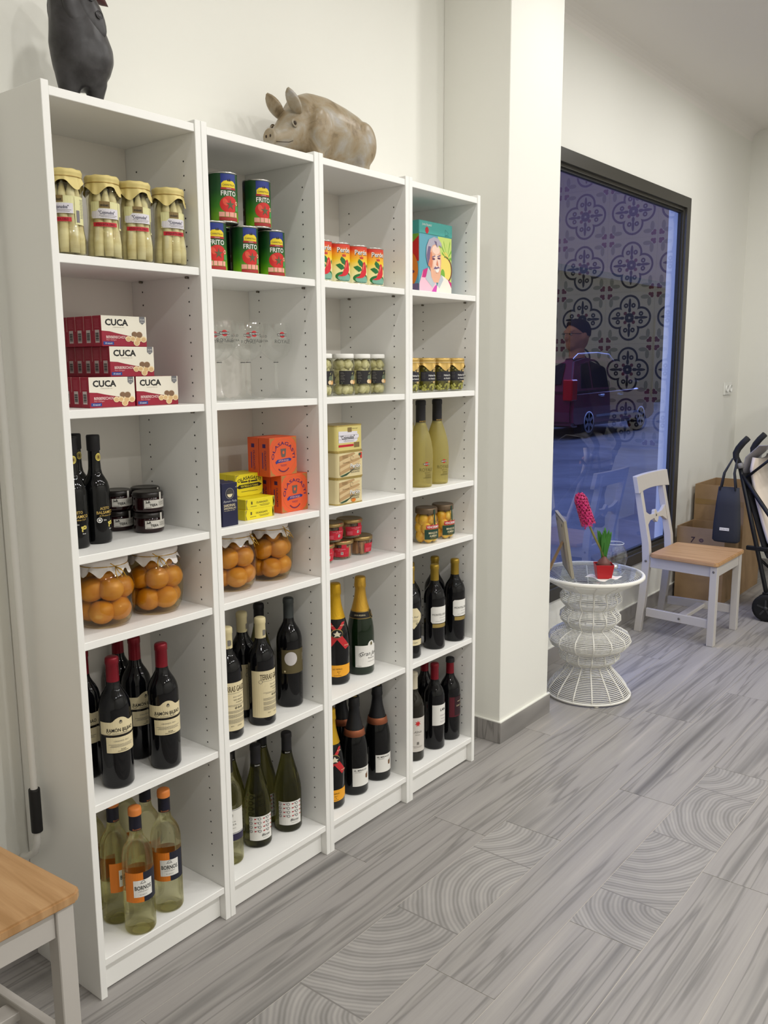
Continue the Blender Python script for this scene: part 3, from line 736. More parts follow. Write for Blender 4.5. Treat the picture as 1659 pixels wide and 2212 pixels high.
def royale(t):
    prof = [(0, .003), (.034, 0), (.0375, .002), (.0388, .008), (.0392, .03), (.0408, .07), (.0412, .098), (.040, .125), (.0362, .15), (.0305, .172), (.024, .192), (.0175, .210), (.0145, .224), (.0138, .24), (.0138, .286)]
    m = thin_glass('frosted_pale_glass', (.74, .66, .27), .6, 1.4, .25, .30)
    MB().lathe(prof, 40).build('body', m, t)
    o = capsule(t, mat('black_foil'), .212, .2885, .0168); MB().lathe([(.0172, .206), (.0172, .2075), (.0175, .2085), (.0172, .211), (.016, .212)], 28).build('silver_ring', SILVER, o)
    A = Art(on_cyl(.0172), .004, .0004); A.text('MARTINI', 0, .2185, .0042, GOLDINK, 0, .026, .01); A.build('print', o)
    f = on_prof(prof, .040); A = Art(f, .004, .0005)
    logo(A, .0, .079, .0155)
    A.text('ROYALE', .001, .060, .0115, mat('olive_ink', (92, 86, 40), .6), 0, .050, -.006); A.text('BIANCO', .004, .0495, .003, mat('olive_ink'), 0, .022)
    A.lines(-.006, .02, [.044, .041, .038, .035], .0007, mat('olive_ink')); A.rect(-.012, .0315, .022, .033, mat('olive_ink'), 0)
    A.build('print', t)
def logo(A, x, y, w):
    r = w*.42
    A.ell(x, y, r, r, mat('logo_red', (205, 42, 46), .5), 0, 24); A.rect(x-w*.72, y-w*.17, x+w*.72, y+w*.17, INK, 1); A.text('MARTINI', x, y, w*.2, WHITE, 2, w*1.3, .02)
def balsamic(t):
    prof = [(0, .003), (.025, 0), (.0295, .002), (.0308, .008), (.0308, .118), (.0300, .130), (.0268, .142), (.0215, .152), (.0165, .161), (.0142, .172), (.0134, .19), (.0130, .22), (.0130, .248)]
    MB().lathe(prof, 36).build('body', BLACKG, t)
    o = MB().lathe([(.0134, .214), (.0148, .2155), (.0150, .2475), (.0138, .2505), (0, .2508)], 28).build('cap', mat('black_foil'), t)
    A = Art(on_cyl(.0148), .003, .0004); y = mat('pale_yellow_ink', (214, 196, 96), .5); A.ell(0, .2, .0072, .0092, y, 0, 24); A.ring(0, .2, .0050, .0056, INK, 1, 18); A.ell(0, .2, .003, .004, mat('brown_ink', (110, 84, 40), .6), 1, 12); A.build('neck_seal', t)
    A = Art(on_cyl(.0308), .004, .0004); g = mat('gold_print', (206, 174, 92), .5)
    A.text('ACETO', -.003, .083, .0062, g, 0, .024, .012); A.text('BALSAMICO', 0, .0735, .0068, g, 0, .046, .012); A.text('di Modena I.G.P.', 0, .066, .0038, g, 0, .034, 0, .3)
    A.ring(-.017, .056, .0045, .0062, WHITE, 0, 20); A.ell(-.017, .056, .0028, .0028, WHITE, 0, 12); A.text('bio', -.004, .056, .004, WHITE, 0)
    for k in range(7): A.ell(.006+.0045*(k % 3), .049-.004*(k//3)+.001*(k % 2), .0032, .0018, mat('pale_yellow_ink'), 0, 8, k*.8)
    A.text('Reial', .010, .034, .003, WHITE, 0); A.build('print', t)
def montel(t):
    MB().lathe(scaled(BORD, .945), 36).build('body', WINE, t)
    capsule(t, mat('old_gold_foil', (168, 138, 50), .36, .55), .228, .2975)
    c = .005
    def a1(A):
        A.text('MONTELCIEGO', 0, .126, .0072, mat('dark_grey_ink', (70, 66, 62), .6), 1, .062); A.lines(-.006, .028, [.1145, .106], .0008, GREYINK); A.lines(-.02, .025, [.102], .0007, GREYINK)
    rect_label(t, .0375, (-.036, .036), .095, .154, WHITE, art=a1, outline=[(-.036+c, .095), (.036-c, .095), (.036, .101), (.036, .148), (.036-c, .154), (-.036+c, .154), (-.036, .148), (-.036, .101)])
    rect_label(t, .0375, (-.030, .036), .0795, .0925, GOLDTIN, 'gold_band')
def viscarra(t):
    MB().lathe(scaled(BORD, 1.0), 36).build('body', WINE, t); capsule(t, mat('old_gold_foil'), .25, .3145)
    def a1(A): A.text('Viña Real', 0, .146, .006, GREYINK, 1, .036, 0, .3); A.ring(.012, .122, .0025, .004, INK, 1); A.lines(-.02, .02, [.134, .13], .0008, GREYINK)
    rect_label(t, .0375, (-.034, .034), .1, .176, CREAM, art=a1, outline=[(-.034, .138), (0, .104), (.034, .138), (.034, .152), (.012, .176), (-.012, .176), (-.034, .152)])
    rect_label(t, .0375, (-.036, .036), .046, .066, CREAM, 'lower_label', art=lambda A: A.text('RIOJA', 0, .056, .004, GREYINK, 1, .03))
def lan(t):
    MB().lathe(BORD, 36).build('body', WINE, t); capsule(t, mat('wine_red_foil'), .250, .3145)
    def a1(A): A.text('LAN', .006, .150, .0095, INK, 1, .026, .014, .2); A.text('CRIANZA', .008, .128, .004, mat('mauve_ink', (170, 150, 165), .6), 1, .032); A.text('RIOJA', .008, .116, .004, mat('mauve_ink'), 1, .02); A.lines(-.008, .024, [.106, .102], .0008, mat('mauve_ink'))
    rect_label(t, .0375, (-.036, .036), .092, .168, WHITE, art=a1)
def luis(t):
    MB().lathe(scaled(BORD, .975), 36).build('body', WINE, t)
    capsule(t, mat('wine_red_foil'), .246, .3065, m2=mat('black_foil'), zt=.290)
    def a1(A):
        A.rect(-.016, .095, .036, .166, mat('dark_plum', (44, 18, 26), .5), 1); A.text('LUIS CAÑAS', .012, .132, .006, CREAM, 2, .04); A.lines(-.004, .03, [.148], .0016, CREAM, 2); A.lines(.004, .028, [.122], .001, GREYINK, 2)
    rect_label(t, .0375, (-.036, .036), .090, .166, mat('burgundy_paper', (86, 16, 30), .5), art=a1)
def maple(t):
    MB().lathe(BORD, 36).build('body', mat('brown_wine_glass', (26, 22, 12), .07), t); capsule(t, mat('pale_cork_foil', (206, 196, 172), .5), .256, .3145)
    def a1(A):
        rd = mat('leaf_red', (206, 42, 44), .5); x, y = 0, .139
        P = []
        for k in range(14): a = pi/2+2*pi*k/14; r = .012 if k % 2 == 0 else .0055; P.append((x+r*cos(a), y+r*sin(a)))
        A.poly(P, rd, 1); A.text('Altún', 0, .109, .009, GREYINK, 1, .03, 0, .4); A.text('RIOJA', .0, .098, .003, GREYINK, 1, .018); A.rect(-.004, .062, .004, .072, GREYINK, 1); A.lines(-.018, .018, [.056, .052], .0008, GREYINK); A.text('75 cl', -.02, .042, .002, INK, 1)
    rect_label(t, .0375, (-.036, .036), .036, .16, mat('pale_grey_paper', (214, 208, 200), .7), art=a1)
def bottles():
    def put(fn, name, cat, group, spots):
        first = None
        for x, y, s, rz, lab in spots:
            if first is None: first = thing(name, lab, cat, (x, y, shelf_z(s)), rz, group); fn(first)
            else: dup(first, (x, y, shelf_z(s)), rz, lab)
    put(ramon, 'wine_bottle', 'wine bottle', 'red-capped wine bottles with cream labels', [
        (.122, .062, 5, -.26, 'frontmost red-capped wine bottle with cream two-part label, under the left peach jar'),
        (.256, .054, 5, -.36, 'red-capped wine bottle with cream two-part label standing alone on the right of its shelf'),
        (.105, .160, 5, -.75, 'red-capped wine bottle half hidden by the left upright of the first bookcase'),
        (.248, .152, 5, -.0, 'red-capped wine bottle second in depth behind the right-hand one, label half covered'),
        (.252, .229, 5, -.1, 'red-capped wine bottle at the very back, only neck and shoulder showing')])
    put(bornos, 'white_wine_bottle', 'wine bottle', 'pale wine bottles with orange and navy labels', [
        (.145, .039, 6, -.40, 'frontmost clear bottle of pale wine with orange and navy label, lowest shelf'),
        (.244, .057, 6, -.55, 'clear bottle of pale wine, orange label facing out, right of the lowest shelf'),
        (.135, .117, 6, .12, 'clear bottle of pale wine showing an orange label half behind the frontmost one'),
        (.246, .138, 6, .3, 'clear bottle of pale wine standing behind the right-hand orange-capped one'),
        (.125, .205, 6, -1.1, 'clear bottle of pale wine at the back beside the left upright, lowest shelf'),
        (.240, .220, 6, .5, 'clear bottle of pale wine in the rear corner of the lowest shelf')])
    put(terras, 'white_wine_bottle', 'wine bottle', 'dark wine bottles with tall cream labels', [
        (.589, .056, 5, -.02, 'dark wine bottle with cream cap and tall cream label in the middle of its shelf'),
        (.471, .059, 5, -.32, 'dark wine bottle with tall cream label cut by the upright, nearest the shelf edge'),
        (.595, .137, 5, .35, 'dark wine bottle with cream cap behind the tall-labelled middle bottle'),
        (.520, .165, 5, .2, 'dark wine bottle with cream cap farthest back by the left upright')])
    put(round_label, 'red_wine_bottle', 'wine bottle', None, [(.732, .088, 5, -.68, 'dark wine bottle with khaki label bearing a pale grey disc')])
    put(lambda t: (MB().lathe(BURG, 40).build('body', OLIVE, t), capsule(t, mat('black_foil'), .236, .3)), 'green_wine_bottle', 'wine bottle', None, [(.690, .168, 5, 0, 'olive green sloping wine bottle with black cap behind the cream-labelled one')])
    put(bicos, 'green_wine_bottle', 'wine bottle', 'olive green bottles with fish-patterned labels', [
        (.597, .100, 6, -.44, 'front olive green bottle with white fish-patterned label, lowest shelf middle'),
        (.713, .091, 6, -.60, 'olive green bottle with white fish-patterned label at the right of the lowest shelf'),
        (.695, .178, 6, -.3, 'olive green bottle behind the two fish-labelled ones, cap cut by the shelf above'),
        (.575, .185, 6, -.3, 'olive green bottle at the back next to the blue-banded wine')])
    put(alella, 'white_wine_bottle', 'wine bottle', None, [(.484, .092, 6, -.55, 'clear wine bottle with white label and indigo band, half hidden by an upright')])
    put(ribbon_champ, 'champagne_bottle', 'champagne bottle', 'black champagne bottles with red ribbon', [
        (.954, .105, 5, -.74, 'black champagne bottle with gold neck, crossed red ribbon and amber label'),
        (.894, .081, 6, -.55, 'black champagne bottle with red ribbon on the lowest shelf, cut by the upright')])
    put(gran, 'champagne_bottle', 'champagne bottle', None, [(1.069, .100, 5, 0.0, 'green champagne bottle with gold neck foil and white script label')])
    put(miracle, 'cava_bottle', 'champagne bottle', 'black cava bottles with copper bands', [
        (1.010, .081, 6, -.25, 'black cava bottle with copper neck band and white label, middle of the lowest shelf'),
        (1.132, .085, 6, -.25, 'black cava bottle with copper neck band and white label, right of the lowest shelf'),
        (1.050, .172, 6, 0, 'black cava bottle with copper band behind the two white-labelled ones'),
        (.955, .180, 6, 0, 'black cava bottle with copper band at the back beside the left upright')])
    put(royale, 'aperitif_bottle', 'bottle', 'frosted pale aperitif bottles', [
        (1.350, .066, 3, -.42, 'frosted pale aperitif bottle with black neck, left of the pair'),
        (1.453, .072, 3, -.32, 'frosted pale aperitif bottle with black neck, right of the pair'),
        (1.385, .146, 3, -.3, 'frosted pale aperitif bottle behind the pair, neck showing by the upright')])
    put(balsamic, 'vinegar_bottle', 'bottle', 'slim black vinegar bottles', [
        (.142, .114, 3, .12, 'slim black vinegar bottle with gold lettering and round yellow neck seal, nearest the jam jars'),
        (.077, .104, 3, -.25, 'slim black vinegar bottle with gold lettering cut by the left upright'),
        (.137, .182, 3, .1, 'slim black vinegar bottle standing behind the two front ones')])
    put(montel, 'red_wine_bottle', 'wine bottle', 'gold-capped wine bottles with white cut-corner labels', [
        (1.418, .055, 5, -.33, 'front gold-capped red wine bottle with white cut-corner label and gold band'),
        (1.536, .050, 5, -.17, 'gold-capped red wine bottle with white cut-corner label beside the right panel'),
        (1.525, .130, 5, .2, 'gold-capped red wine bottle standing behind the two white-labelled ones'),
        (1.395, .145, 5, .2, 'gold-capped red wine bottle at the back, its label in shade')])
    put(viscarra, 'red_wine_bottle', 'wine bottle', None, [(1.288, .064, 5, -.6, 'gold-capped wine bottle with cream diamond label, cut by the upright')])
    put(lan, 'red_wine_bottle', 'wine bottle', 'red-capped wine bottles with plain white labels', [
        (1.441, .070, 6, -.2, 'red-capped wine bottle with plain white label, middle of the lowest right shelf'),
        (1.490, .150, 6, .4, 'red-capped wine bottle behind the one with the plain white label')])
    put(luis, 'red_wine_bottle', 'wine bottle', None, [(1.542, .072, 6, -.06, 'wine bottle with black-topped red cap and burgundy label beside the right panel')])
    put(maple, 'red_wine_bottle', 'wine bottle', 'brown wine bottles with leaf labels', [
        (1.318, .073, 6, -.5, 'wine bottle with tall pale label bearing a red leaf, cut by the upright'),
        (1.370, .155, 6, 0, 'wine bottle with pale cap behind the red-leaf one')])
bottles()
# ------------------------------------------------------------------ jars, tins and cartons
JAR = thin_glass('jar_glass', (.97, .975, .93), 1.0, 1.5)
def asparagus(t):
    prof = [(0, .001), (.034, .001), (.0375, .004), (.0382, .014), (.0378, .035), (.0352, .052), (.0340, .07), (.0340, .11), (.0352, .125), (.0352, .14), (.0325, .150), (.0305, .156)]
    MB().lathe(prof, 36).build('glass', JAR, t)
    sp = mat('white_asparagus', (228, 214, 158), .4); n = N(sp); v = n.mapped('Object', (1, 1, 14), 8.)
    n.l(n.ramp(n.noise(v, 3, 3).outputs[0], [(.3, C(210, 196, 150)), (.7, C(242, 236, 204))]), n.p.inputs['Base Color'])
    for k in range(8):
        a = 2*pi*k/8+.2; w = .0108 if k % 2 else .0098
        pts = [(.0262*cos(a), .0262*sin(a), .006), (.0262*cos(a), .0262*sin(a), .034), (.0222*cos(a+.05), .0222*sin(a+.05), .075), (.0222*cos(a-.04), .0222*sin(a-.04), .125), (.021*cos(a), .021*sin(a), .150)]
        MB().tube(pts, [w*.95, w*1.05, w, w*.85, w*.3], 10).build('asparagus_spear', sp, t)
    MB().lathe([(0, .003), (.033, .003), (.0368, .006), (.0372, .034), (.0345, .052), (.0332, .07), (.0332, .11), (.0342, .125), (.0342, .142), (0, .143)], 32).build('brine', thin_glass('straw_brine', (.985, .965, .88), .2, 1.06), t)
    MB().tube([(0, 0, .004), (0, 0, .148)], .0125, 10).build('asparagus_spear', sp, t)
    MB().lathe([(.031, .150), (.0345, .152), (.0345, .164), (.033, .1665), (0, .1665)], 32).build('lid', GOLDTIN, t)
    cv = mat('straw_foil_paper', (214, 196, 128), .5, .15); paper_cover(t, .0365, .157, .1725, .020, cv, 4, .9)
    MB().tube([(.0358*cos(a), .0358*sin(a), .1565) for a in [2*pi*i/30 for i in range(30)]], .0011, 6, closed=True).build('tie', mat('dull_gold_cord', (170, 142, 76), .5, .3), t)
    pl = mat('pale_lime_paper', (226, 222, 168), .7)
    def a1(A):
        A.rect(-.011, .1045, .011, .118, mat('bronze_patch', (128, 106, 62), .5), 1); A.text('miset', 0, .1105, .0058, INK, 2, .017, .014)
        w = mat('lilac_white', (222, 218, 226), .7)
        A.poly([(-.030, .088), (-.026, .083), (.030, .083), (.030, .103), (-.012, .1035), (-.018, .098), (-.028, .098)], w, 1)
        A.text('"Cojonudos"', .004, .0955, .0066, mat('navy_ink', (40, 38, 70), .6), 2, .034, .014); A.lines(-.012, .026, [.0895, .0865], .0008, GREYINK, 2)
    lb = rect_label(t, .0341, (-.031, .033), .083, .118, pl, art=a1)
    rect_label(t, .0345, (-.026, .026), .0665, .075, mat('red_strip', (196, 36, 52), .5), 'red_strip', art=lambda A: A.text('ETIQUETA ORO', 0, .0708, .0045, mat('dark_red_ink', (110, 18, 30), .6), 1, .040, .01))
    rect_label(t, .0345, (.034, .060), .062, .118, pl, 'back_label', art=lambda A: (A.rect(.037, .066, .045, .09, mat('barcode_grey', (120, 116, 122), .6), 1), A.lines(.047, .058, [.112-.003*k for k in range(13)], .0008, GREYINK)))
def peaches(t):
    prof = [(0, .002), (.050, .001), (.056, .003), (.064, .020), (.0685, .045), (.0695, .075), (.0685, .100), (.062, .122), (.052, .133), (.0495, .138)]
    MB().lathe(prof, 44).build('glass', thin_glass('peach_jar_glass', (.98, .965, .91), 1.0, 1.5), t)
    pm = mat('syrup_peach', (218, 152, 26), .35, coat=.3); n = N(pm); v = n.mapped('Object', (1, 1, 1), 6.)
    n.l(n.ramp(n.noise(v, 22, 4).outputs[0], [(.3, C(188, 122, 12)), (.7, C(216, 156, 34))]), n.p.inputs['Base Color'])
    rnd = random.Random(3)
    lay = [(.036, 5, .0345, 0.2, .0300), (.087, 5, .0365, .85, .0305), (.120, 3, .024, .1, .020), (.036, 1, 0, 0, .024), (.078, 1, 0, 0, .024)]
    MB().lathe([(0, .004), (.048, .003), (.054, .005), (.062, .021), (.0665, .045), (.0675, .075), (.0665, .100), (.060, .121), (.051, .130), (0, .130)], 40).build('syrup', thin_glass('amber_syrup', (.97, .89, .66), .3, 1.08), t)
    for z, k, R, ph, r in lay:
        for i in range(k):
            a = ph+2*pi*i/k; rr = r*(.95+.1*rnd.random())
            M = Matrix.Translation((R*cos(a), R*sin(a), z+.004*(rnd.random()-.5))) @ Matrix.Rotation(rnd.random()*6, 4, 'Z') @ Matrix.Rotation(.5*rnd.random(), 4, 'X')
            MB().lathe([(0, -rr*.9)] + [(rr*sin(q)*(1-.05*(cos(q) > .8)), -rr*.93*cos(q)) for q in [pi*j/9 for j in range(1, 9)]] + [(0, rr*.84)], 18, M=M).build('peach_half', pm, t)
    MB().lathe([(.050, .138), (.055, .139), (.055, .152), (.053, .155), (0, .155)], 36).build('lid', mat('white_lid', (230, 226, 220), .4), t)
    paper_cover(t, .0565, .146, .161, .019, mat('white_crepe', (232, 226, 222), .75), 9, .5, ruffle=.09)
    gc = mat('gold_twine', (190, 146, 40), .35, .5)
    MB().tube([(.0553*cos(a), .0553*sin(a), .1455) for a in [2*pi*i/36 for i in range(36)]], .0010, 6, closed=True).build('twine', gc, t)
    b = MB()
    b.tube([(0, -.058, .1455), (.010, -.066, .139), (.016, -.070, .128), (.009, -.072, .124), (.003, -.066, .134), (0, -.058, .1455)], .0010, 6)
    b.tube([(0, -.058, .1455), (-.008, -.066, .150), (-.016, -.066, .156)], .0011, 6); b.tube([(0, -.058, .1455), (.012, -.068, .135), (.020, -.073, .118)], .0011, 6); b.tube([(0, -.058, .1455), (-.006, -.070, .132), (-.004, -.074, .118)], .0011, 6)
    b.build('twine_bow', gc, t)
def tapenade(t):
    MB().lathe([(0, 0), (.031, 0), (.035, .003), (.0362, .009), (.0362, .030), (.0345, .036), (.0325, .0385)], 36).build('glass', mat('dark_jam_glass', (34, 12, 14), .08, spec=.5), t)
    MB().lathe([(.0325, .037), (.0362, .0375), (.0368, .0395), (.0362, .0485), (.0335, .0505), (.031, .0500), (0, .0498)], 36).build('lid', mat('black_lid', (36, 32, 30), .3, .3), t)
    lb = mat('grey_paper', (206, 202, 194), .7)
    def a1(A):
        A.text('LA', -.019, .0275, .006, INK, 1, .010, .02); A.text('TEJEA', -.006, .0195, .0055, INK, 1, .020, .02); A.ring(-.021, .022, .004, .0048, INK, 1, 12, .3, 2.8); A.lines(.006, .026, [.026, .0235, .021, .0185], .0007, GREYINK); A.lines(-.026, -.012, [.0135], .0008, INK)
    rect_label(t, .0363, (-.029, .034), .0115, .0315, lb, art=a1)
    A = Art(on_prof([(.0365, .03), (.0372, .0395), (.0366, .0485)], .0366), .004, .0006); A.rect(.010, .030, .0165, .0495, lb, 0); s = A.build('seal_strip', t)
def artichoke(t):
    prof = [(0, .001), (.030, .001), (.0338, .004), (.0355, .014), (.0345, .026), (.0325, .032), (.0325, .074), (.0340, .082), (.0350, .092), (.0335, .102), (.029, .109), (.028, .111)]
    MB().lathe(prof, 36).build('glass', JAR, t)
    am = mat('artichoke_heart', (190, 180, 122), .5); n = N(am); v = n.mapped('Object', (1, 1, 1), 9.)
    n.l(n.ramp(n.noise(v, 60, 4).outputs[0], [(.3, C(160, 152, 90)), (.7, C(222, 216, 172))]), n.p.inputs['Base Color'])
    rnd = random.Random(5)
    for z, k in ((.0195, 5), (.046, 4), (.07, 4), (.0915, 5)):
        for i in range(k):
            a = 2*pi*i/k+z*40; r = .0165 if k == 5 else .0145
            M = Matrix.Translation((r*cos(a), r*sin(a), z)) @ Matrix.Rotation(a, 4, 'Z') @ Matrix.Rotation(.7*(rnd.random()-.5), 4, 'X')
            q = .85+.3*rnd.random(); MB().lathe([(0, -.0165*q), (.010, -.014), (.0135, -.006), (.0150*q, .002), (.011, .010), (.005, .0155), (0, .017)], 8, rf=lambda R, Z, A, I: (R*(1+.16*cos(2*A+I)), Z), M=M).build('artichoke_heart', am, t)
    MB().lathe([(.0292, .109), (.0318, .1095), (.0322, .111), (.0320, .1205), (.0300, .1225), (0, .1225)], 36).build('lid', WHITE, t)
    bk = mat('charcoal_paper', (34, 32, 34), .6)
    def a1(A):
        g = mat('moss_print', (96, 108, 88), .6); p = mat('peach_print', (226, 176, 112), .6); w = mat('pale_leaf_print', (176, 176, 120), .6)
        A.ell(.014, .052, .0085, .008, g, 1, 14); A.ell(.021, .046, .006, .007, g, 1, 12); A.poly([(.010, .064), (.016, .070), (.013, .062)], w, 2); A.ell(.027, .056, .004, .009, w, 1, 10)
        A.ell(.010, .0405, .0068, .0062, mat('pale_peach_print', (226, 200, 160), .6), 2, 14); A.ell(.019, .040, .0068, .0066, p, 2, 14); A.ell(.028, .041, .004, .006, p, 2, 12); A.ell(.019, .044, .002, .002, mat('brown_ink'), 3, 8)
        for k, y in enumerate((.068, .0645, .0595, .056, .052, .0485)): A.rect(-.026, y-.0006, -.026+.009+.002*(k % 3), y+.0006, GREYINK, 1)
        A.text('ECO', -.020, .042, .0035, GREYINK, 1); A.ell(-.0215, .037, .0018, .0018, g, 1, 8)
    rect_label(t, .0326, (-.030, .034), .0335, .073, bk, art=a1)
def beans(t):
    MB().lathe([(0, .001), (.030, .001), (.0325, .004), (.0330, .012), (.0330, .078), (.0315, .086), (.029, .090)], 36).build('glass', JAR, t)
    bm = mat('broad_bean', (166, 160, 62), .45); n = N(bm); v = n.mapped('Object', (1, 1, 1), 3.); n.l(n.ramp(n.noise(v, 70, 2).outputs[0], [(.3, C(140, 136, 44)), (.7, C(196, 192, 96))]), n.p.inputs['Base Color'])
    rnd = random.Random(2); b = MB()
    for k in range(110):
        a = rnd.random()*2*pi; R = .0265 if k < 80 else .016*rnd.random(); z = .008+.078*rnd.random() if k >= 50 else .007+.022*rnd.random()
        b.ball((0, 0, 0), (.0058, .0032, .0046), 7, 5, M=Matrix.Translation((R*cos(a), R*sin(a), z)) @ Matrix.Rotation(rnd.random()*6, 4, (rnd.random(), rnd.random(), .3)))
    b.build('broad_beans', bm, t)['kind'] = 'stuff'
    MB().lathe([(0, .006), (.021, .006), (.021, .084), (0, .084)], 20).build('oil', mat('bean_oil', (128, 122, 40), .3), t)
    MB().lathe([(.030, .088), (.0335, .089), (.0335, .1035), (.032, .1055), (0, .1055)], 32).build('lid', GOLDTIN, t)
    gp = mat('gold_crinkle_paper', (198, 164, 92), .35, .45); paper_cover(t, .0352, .0965, .1105, .021, gp, 4, .55)
    MB().tube([(.0348*cos(a), .0348*sin(a), .0965) for a in [2*pi*i/30 for i in range(30)]], .0012, 6, closed=True).build('elastic_band', mat('pale_gold_cord', (224, 202, 146), .5), t)
    def a1(A):
        A.text('Habitas Fritas', .004, .0545, .0058, WHITE, 1, .036, .01); A.text('en Aceite de O.', .004, .0445, .0058, WHITE, 1, .036, .01)
        A.rect(.003, .066, .019, .0785, mat('tan_patch', (186, 160, 106), .6), 1); A.text('MISET', .011, .0722, .003, mat('brown_ink'), 2, .011); A.rect(.003, .030, .019, .036, mat('tan_patch'), 1)
        A.lines(-.036, -.024, [.062, .058, .053, .049, .044], .0007, GREYINK)
    rect_label(t, .0331, (-.040, .040), .036, .066, mat('ink_blue_paper', (36, 34, 44), .6), art=a1)
def fish_jar(t):
    MB().lathe([(0, .001), (.031, .001), (.0355, .004), (.0385, .020), (.0398, .036), (.0398, .046), (.037, .050)], 36).build('glass', JAR, t)
    fm = mat('tuna_fillet', (168, 116, 76), .45); n = N(fm); v = n.mapped('Object', (1, 1, .3), 5.); n.l(n.ramp(n.noise(v, 90, 4).outputs[0], [(.3, C(128, 78, 50)), (.7, C(196, 150, 108))]), n.p.inputs['Base Color'])
    for k in range(6):
        a = 2*pi*k/6+.3; MB().box(-.0125, .0125, -.0075, .0075, .003, .046, M=Matrix.Rotation(a, 4, 'Z') @ Matrix.Translation((0, .0245, 0)) @ Matrix.Rotation(.12*(k % 3-1), 4, 'Y')).build('fish_fillet', fm, t, bevel=.003, bseg=2)
    MB().lathe([(0, .003), (.017, .003), (.017, .047), (0, .047)], 16).build('fish_core', fm, t)
    MB().lathe([(.0375, .048), (.0415, .0485), (.0422, .050), (.0418, .0575), (.0385, .0605), (.036, .060), (0, .0598)], 40).build('lid', mat('bronze_lid', (166, 140, 92), .3, .8), t)
    rd = mat('raspberry_paper', (198, 30, 52), .55)
    def a1(A):
        A.text('Lomo de Bonito', .004, .0345, .0035, mat('pink_ink', (232, 170, 176), .6), 1, .034); A.text('en aceite', .004, .030, .0025, mat('pink_ink'), 1, .014)
        A.rect(.006, .0165, .0085, .0255, WHITE, 1); A.rect(.0105, .0165, .013, .0255, WHITE, 1); A.ell(.0095, .0215, .0014, .0045, INK, 2, 10); A.rect(-.028, .012, -.010, .024, mat('rose_patch', (208, 78, 92), .6), 1)
    pr = [(.0365, .008), (.0388, .020), (.0401, .036), (.0401, .046)]
    rect_label(t, .0398, (-.032, .034), .0095, .0385, rd, art=a1, prof=pr, step=.005)
    A = Art(on_prof([(.0401, .036), (.0402, .046), (.0424, .049), (.0424, .0575), (.040, .0600)], .0398), .004, .0006); A.rect(.008, .0375, .024, .0590, rd, 0); A.build('seal_strip', t)
def mango(t):
    MB().lathe([(0, .001), (.034, .001), (.0395, .005), (.0415, .016), (.0415, .070), (.0400, .084), (.0345, .094), (.033, .101)], 40).build('glass', JAR, t)
    mm = mat('mango_slice', (236, 182, 38), .35); n = N(mm); v = n.mapped('Object', (1, 1, 1), 7.); n.l(n.ramp(n.noise(v, 40, 3).outputs[0], [(.3, C(222, 150, 20)), (.7, C(246, 206, 70))]), n.p.inputs['Base Color'])
    rnd = random.Random(4)
    for z, k, R in ((.022, 5, .0235), (.052, 5, .0235), (.079, 5, .0215), (.04, 1, 0), (.07, 1, 0)):
        for i in range(k):
            a = 2*pi*i/k+z*31; M = Matrix.Translation((R*cos(a), R*sin(a), z)) @ Matrix.Rotation(a, 4, 'Z') @ Matrix.Rotation(.6*(rnd.random()-.5), 4, 'X')
            MB().ball((0, 0, 0), (.0165, .0185, .0215), 12, 8, M=M).build('mango_slice', mm, t)
    MB().lathe([(.0335, .100), (.0375, .101), (.0380, .103), (.0378, .117), (.0355, .121), (.033, .1205), (0, .1203)], 40).build('lid', mat('taupe_lid', (112, 94, 74), .35, .5), t)
    gr = mat('bottle_green_paper', (28, 62, 48), .55)
    def a1(A):
        A.text('MANGO EN', .002, .0375, .0072, CREAM, 1, .036, .012); A.text('ALMÍBAR', .002, .0275, .0072, CREAM, 1, .030, .012); A.rect(-.010, .0195, .014, .0206, GOLDINK, 1); A.rect(-.030, .0495, .034, .0505, GOLDINK, 1)
    rect_label(t, .0416, (-.030, .034), .0155, .049, gr, art=a1)
    rect_label(t, .0416, (-.024, .034), .051, .0645, mat('crimson_paper', (190, 24, 46), .5), 'brand_label', art=lambda A: A.text('VENCEREMOS', .004, .0578, .0078, WHITE, 1, .052, .014))
    A = Art(on_prof([(.0417, .06), (.0402, .084), (.0347, .094), (.0340, .1), (.0383, .103), (.0381, .117)], .040), .004, .0008); A.rect(.004, .0645, .0105, .1165, gr, 0); A.build('seal_strip', t)
def can_body(t, r, h, wrap):
    MB().lathe([(r*.985, .004), (r*.985, h-.004)], 40).build('body', wrap, t)
    for z0, nm in ((0, 'bottom_rim'), (h-.004, 'top_rim')):
        z1 = z0+.004
        MB().lathe([(0, z0+.002), (r*.93, z0+.002), (r*.95, z0), (r*1.0, z0+.0004), (r*1.0, z1-.0004), (r*.95, z1), (r*.93, z1-.002), (0, z1-.002)], 40).build(nm, SILVER, t)
